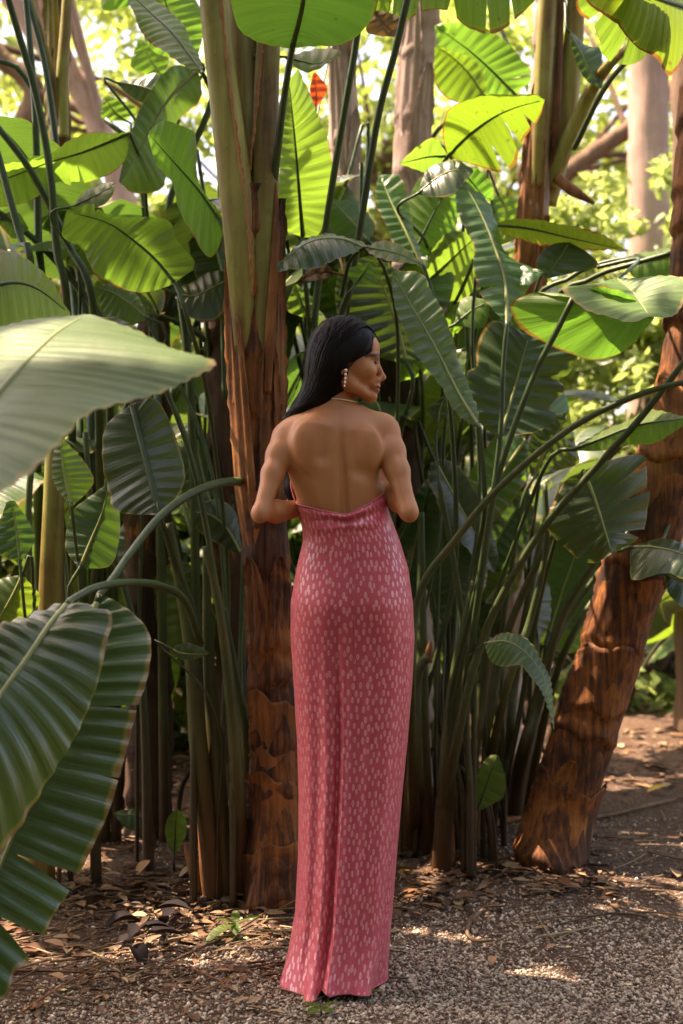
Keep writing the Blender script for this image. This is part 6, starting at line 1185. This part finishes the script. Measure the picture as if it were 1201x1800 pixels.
for i in range(nz):
    z = ztop + (zhem - ztop) * v[i]
    def dv(col): return np.interp(z, rowz[::-1], np.array([r[col] for r in DR], float)[::-1])
    lf_, rt_, bd, cyd = dv(1), dv(2), dv(3), dv(4)
    k_ = cyd / FPX; cx = ((lf_ + rt_) / 2 - 600.5) * k_; ax = (rt_ - lf_) / 2 * k_
    low = np.clip((0.80 - z) / 0.75, 0, 1)
    s1 = np.sin(th) + .035 * np.sin(z * 5.0) * low
    fold = (.020 * np.exp(-((s1 + .25) / .05) ** 2) * -1.0 + .013 * np.exp(-((s1 + .14) / .07) ** 2) - .012 * np.exp(-((s1 + .60) / .10) ** 2) * (.5 + .5 * np.sin(z * 3 + 1)) + .009 * np.exp(-((s1 + .44) / .08) ** 2) - .006 * np.exp(-((s1 + .84) / .06) ** 2)
            - .005 * np.exp(-((s1 - .30) / .09) ** 2) + .006 * np.exp(-((s1 - .62) / .10) ** 2) - .006 * np.exp(-((s1 - .82) / .06) ** 2))
    fold = 1.15 * fold * np.clip((1.02 - z) / .30, 0, 1) * (0.6 + 0.75 * low) + .006 * np.sin(th * 9 + 2 * low) * low * (np.abs(th) > 1.6)
    hemw = .010 * np.sin(th * 7 + 4) * np.clip((.16 - z) / .15, 0, 1) ** 2
    e1 = 2.15
    cs, sn = np.cos(th), np.sin(th)
    rr_ = 1 / (np.abs(cs) ** e1 + np.abs(sn) ** e1) ** (1 / e1)
    X_ = cx + (ax + hemw) * rr_ * sn; Y_ = cyd - (bd + fold + hemw * 1.5) * rr_ * cs
    # gathers running from the centre of the back out to the sides just under the top edge
    dz = ztop - z; back = np.clip(np.cos(th), 0, 1) ** .5
    gth = 1.3 * (.004 + .0055 * np.exp(-((dz - .006 - .012 * np.abs(s1)) / .006) ** 2) - .004 * np.exp(-((dz - .018 - .020 * np.abs(s1)) / .006) ** 2) + .004 * np.exp(-((dz - .030 - .040 * np.abs(s1)) / .009) ** 2))
    Y_ = Y_ - gth * back
    zz_ = z - .012 * np.exp(-((s1 + .24) / .05) ** 2) * 0
    # buttocks under the cloth and the hem trailing towards the viewer at the left
    zc = CAMZ - (1062 - 900) / FPX * 3.8
    Y_ = Y_ - np.clip(np.cos(th), 0, 1) * (.016 * np.exp(-(((s1 - .42) / .33) ** 2 + ((z - zc) / .085) ** 2)) + .016 * np.exp(-(((s1 + .40) / .33) ** 2 + ((z - zc) / .085) ** 2)))
    tr_ = np.clip((.14 - z) / .14, 0, 1) ** 2
    Y_ = Y_ - tr_ * .045 * np.clip(np.cos(th + .35), 0, 1) ; X_ = X_ - tr_ * .004 * np.clip(-np.sin(th), 0, 1)
    V[i] = np.stack([X_, Y_, zz_], 1); UV[i] = np.stack([th * .165 * (1 + .0 * z), z], 1)
V = V.reshape(-1, 3); UV = UV.reshape(-1, 2)
i, j = np.meshgrid(np.arange(nz - 1), np.arange(nth), indexing='ij')
F = np.stack([i * nth + j, (i + 1) * nth + j, (i + 1) * nth + (j + 1) % nth, i * nth + (j + 1) % nth], -1).reshape(-1, 4)
do = mk('dress', V, np.ascontiguousarray(F), M['dress'], woman, UV)
sd_ = do.modifiers.new('cloth', 'SOLIDIFY'); sd_.thickness = .0022; sd_.offset = -1
M['trim'] = plain('dress_trim', (0.50, 0.10, 0.12), .5, .15, 90)
Vd = V.reshape(nz, nth, 3)
P = np.vstack([Vd[0], Vd[0][:1]]) + np.array([0, 0, -.001]); v_, f_2, u_2 = tube(P, .0024, 6); mk('top_hem', v_, f_2, M['trim'], do, u_2)
P = np.vstack([Vd[-1], Vd[-1][:1]]); v_, f_2, u_2 = tube(P, .0022, 6); mk('bottom_hem', v_, f_2, M['trim'], do, u_2)
jc = int(np.argmin(np.abs(th - .02))); P = Vd[2:96, jc] + np.array([0, -.0022, 0]); v_, f_2, u_2 = tube(P, .0014, 6); mk('zip', v_, f_2, M['trim'], do, u_2)
P = Vd[3:9, jc] + np.array([0.0, -.005, 0]); v_, f_2, u_2 = tube(P, np.linspace(.001, .0026, len(P)), 6); mk('zip_pull', v_, f_2, M['trim'], do, u_2)
# thin pale cord round the neck that carries the halter front
M['cord'] = plain('neck_cord', (0.72, 0.60, 0.52), .4, .1, 60)
ring_ = []
for t in np.linspace(0, 2 * math.pi, 60):
    c = nb * .62 + nt_ * .38; r_c = .054
    ring_.append(c + np.array([r_c * math.cos(t), r_c * math.sin(t) * 1.02, .002 + .012 * (-math.sin(t)) * 0 - .02 * max(0, math.sin(t)) - .006 * math.cos(t)]))
v_, f_2, u_2 = tube(np.array(ring_), .0018, 6); mk('neck_cord', v_, f_2, M['cord'], do, u_2)

# ------------------------------------------------------------------ small things on the ground
def gp(px, py): p = gbase(px, py); return p
def flat_leaf(parent, base, direction, length, width, mat, lift=0.2, droop=0.4, name='leaf', fold=.15, rows=14):
    h = np.array([math.cos(direction), math.sin(direction), 0]); n = rows; t = np.linspace(0, 1, n)
    e = lift - droop * t; P = [np.array(base, float)]
    for k in range(n - 1): P.append(P[-1] + length / (n - 1) * (h * math.cos(e[k]) + np.array([0, 0, math.sin(e[k])])))
    P = np.array(P); s = np.array([-h[1], h[0], 0]); w = width * .5 * np.interp(t, [0, .1, .35, .6, .85, 1], [.08, .5, .95, 1, .6, .02])
    V = np.concatenate([P - s * w[:, None] + np.array([0, 0, 1]) * (w * fold)[:, None], P, P + s * w[:, None] + np.array([0, 0, 1]) * (w * fold)[:, None]])
    F = [(k, k + 1, n + k + 1, n + k) for k in range(n - 1)] + [(n + k, n + k + 1, 2 * n + k + 1, 2 * n + k) for k in range(n - 1)]
    L_ = t * length; uv = np.concatenate([np.stack([-np.ones(n) * .9, L_], 1), np.stack([np.zeros(n), L_], 1), np.stack([np.ones(n) * .9, L_], 1)])
    return mk(name, V, F, M[mat], parent, uv)
def seedling(label, px, py, leaves, h=.035):
    b = gp(px, py); t = thing('seedling', label, 'seedling', b, None)
    P = resample([b - np.array([0, 0, .01]), b + np.array([.003, 0, h * .6]), b + np.array([0, 0, h])], 8); v, f, u = tube(P, np.linspace(.003, .002, 8), 6); mk('stem', v, f, M['stalk'], t, u)
    for (a, l, w, li, dr) in leaves: flat_leaf(t, b + np.array([0, 0, h]), a, l, w, 'leaf_fresh', li, dr)
seedling('small green seedling with five oval leaves left of the dress hem', 415, 1648, [(0.1, .085, .03, .45, .5), (2.9, .065, .032, .35, .4), (1.7, .05, .028, .8, .5), (-1.5, .055, .03, -.1, .6), (-2.4, .12, .045, .0, .7)], .04)
seedling('tiny green seedling in the gravel just below the dress hem', 563, 1790, [(.3, .05, .026, .4, .5), (2.7, .05, .028, .3, .4), (-2.2, .05, .028, .2, .5), (-.8, .045, .026, .2, .5)], .022)
seedling('single tiny leaf sprouting at the right end of the dress hem', 650, 1752, [(.5, .025, .016, .4, .3), (2.0, .02, .014, .5, .3)], .015)
t = thing('seedling', 'young plant with one upright paddle leaf among the left stems', 'seedling', gp(306, 1536))
leaf(t, [(306, 1505), (308, 1475), (309, 1448), (311, 1422)], [(303, 1505), (291, 1470), (294, 1440), (308, 1420)], [(310, 1503), (326, 1470), (328, 1440), (314, 1421)], 4.75, .0, .02, P=[gp(306, 1545), (306, 1520, 4.75)], mat='leaf_fresh', r=.004, pl=.001)
t = thing('seedling', 'young plant with drooping dark leaf beside the big lower left leaf', 'seedling', gp(245, 1510))
leaf(t, [(262, 1440), (240, 1432), (220, 1432), (200, 1430)], [(262, 1446), (245, 1455), (225, 1458), (200, 1440)], [(262, 1434), (240, 1424), (220, 1424), (198, 1425)], 4.9, -.02, .02, P=[gp(270, 1500), (272, 1465, 4.9)], mat='leaf_deep_shade', r=.004, pl=.001)

def fallen(label, px, py, a, l, w, mat, lift=.15, droop=.3, fold=.25):
    b = gp(px, py); b[2] += .010
    o = flat_leaf(None, b, a, l, w, mat, lift, droop, 'fallen_leaf', fold); tag(o, label, 'fallen leaf')
M['yellow_leaf'] = plain('yellow_leaf', (0.50, 0.34, 0.05), .6, .2, 20); M['tan_leaf'] = plain('tan_leaf', (0.34, 0.19, 0.09), .7, .3, 25); M['grey_leaf'] = plain('grey_leaf', (0.25, 0.17, 0.09), .7, .4, 40); M['black_leaf'] = plain('black_leaf', (0.014, 0.010, 0.010), .85, .4, 30, .15)
fallen('yellow fallen leaf on the soil beside the stems right of the dress', 700, 1552, .4, .045, .026, 'yellow_leaf')
fallen('tan pointed dry leaf on the soil left of the dress', 488, 1612, .6, .085, .05, 'tan_leaf', .5, .5)
fallen('rounded grey-brown dead leaf propped under the paddle-leaf seedling', 312, 1568, .2, .075, .065, 'grey_leaf', .9, .6)
fallen('dull yellow leaf lying on the bare soil at right', 1138, 1412, .2, .10, .06, 'yellow_leaf', .5, .6)
fallen('orange fallen leaf near the dark crumpled leaves', 300, 1605, .3, .05, .02, 'yellow_leaf')
fallen('pale dry leaf curled on the litter at lower left', 240, 1560, 1.2, .10, .035, 'tan_leaf', .7, .8)
fallen('reddish dry leaf on the gravel right of centre', 962, 1672, .9, .05, .022, 'tan_leaf')
fallen('pink-brown leaf scrap on the gravel', 945, 1640, .1, .032, .025, 'tan_leaf', .1, .1)
fallen('small curled brown leaf beside the curved stick', 865, 1698, 1.4, .035, .025, 'tan_leaf', .9, .9)
# heap of blackened leaves
t = thing('dead_leaf_heap', 'heap of black shrivelled leaves on the soil at lower left', 'dead leaves', gp(255, 1680))
hr = random.Random(3)
for k in range(11):
    b = gp(255 + hr.uniform(-42, 45), 1665 + hr.uniform(-42, 22)) + np.array([0, 0, .012 + hr.uniform(0, .05)])
    flat_leaf(t, b, hr.uniform(0, 6.28), hr.uniform(.07, .12), hr.uniform(.035, .06), 'black_leaf', hr.uniform(-.2, .6), hr.uniform(.4, 1.4), 'dead_leaf', hr.uniform(.2, .8))
def stick(label, pts, r, mat='wood_brown', lift=.012):
    P = resample([gp(*p) + np.array([0, 0, lift]) for p in pts], 24); v, f, u = tube(P, np.interp(np.linspace(0, 1, 24), [0, .1, .9, 1], [r * .6, r, r * .8, r * .3]), 8)
    v += nrng.normal(size=v.shape) * r * .12; tag(mk('stick', v, f, M[mat], None, u), label, 'stick')
stick('curved brown stick lying on the gravel right of the dress', [(852, 1612), (828, 1632), (822, 1650), (838, 1662), (870, 1660)], .006)
stick('pale broken stalk piece lying at the foot of the right stems', [(845, 1488), (880, 1475), (915, 1465)], .018, 'sheath', .03)
stick('long dark root lying on the soil right of the leaning trunk', [(1040, 1460), (1100, 1448), (1160, 1432), (1230, 1415)], .007)
stick('long thin yellow stalk across the lower left soil', [(30, 1795), (110, 1745), (190, 1705), (260, 1690)], .0028, 'sheath')
stick('dark stick on the soil running to the hem', [(300, 1700), (400, 1650), (470, 1615), (520, 1585)], .004)
stick('pale straw split at its end in front of the seedling', [(330, 1705), (365, 1722), (402, 1738)], .0028, 'sheath')
M['petal'] = plain('petal', (0.70, 0.58, 0.24), .6, .15, 40)
for k, (px, py) in enumerate([(1000, 1642), (1000, 1668), (805, 1655), (732, 1740), (1156, 1588), (1072, 1528), (1005, 1565), (1106, 1734), (175, 1690), (82, 1772), (432, 1655), (75, 1752), (112, 1752), (170, 1705), (1140, 1478), (1052, 1625)]):
    b = gp(px, py) + np.array([0, 0, .010]); rs = random.Random(k); V = []; F = []
    for q in range(5):
        a = q * 1.2566 + rs.random() * .3; u = np.array([math.cos(a), math.sin(a), .25]); s = np.array([-math.sin(a), math.cos(a), 0]); i0 = len(V)
        V += [b, b + u * .005 - s * .0032, b + u * .0095 + np.array([0, 0, -.001]), b + u * .005 + s * .0032]; F.append((i0, i0 + 1, i0 + 2, i0 + 3))
    tag(mk('fallen_flower', np.array(V), F, M['petal'], None), 'tiny pale yellow five-petalled flower fallen on soil or gravel', 'flower', 'small yellow flowers fallen on the ground')
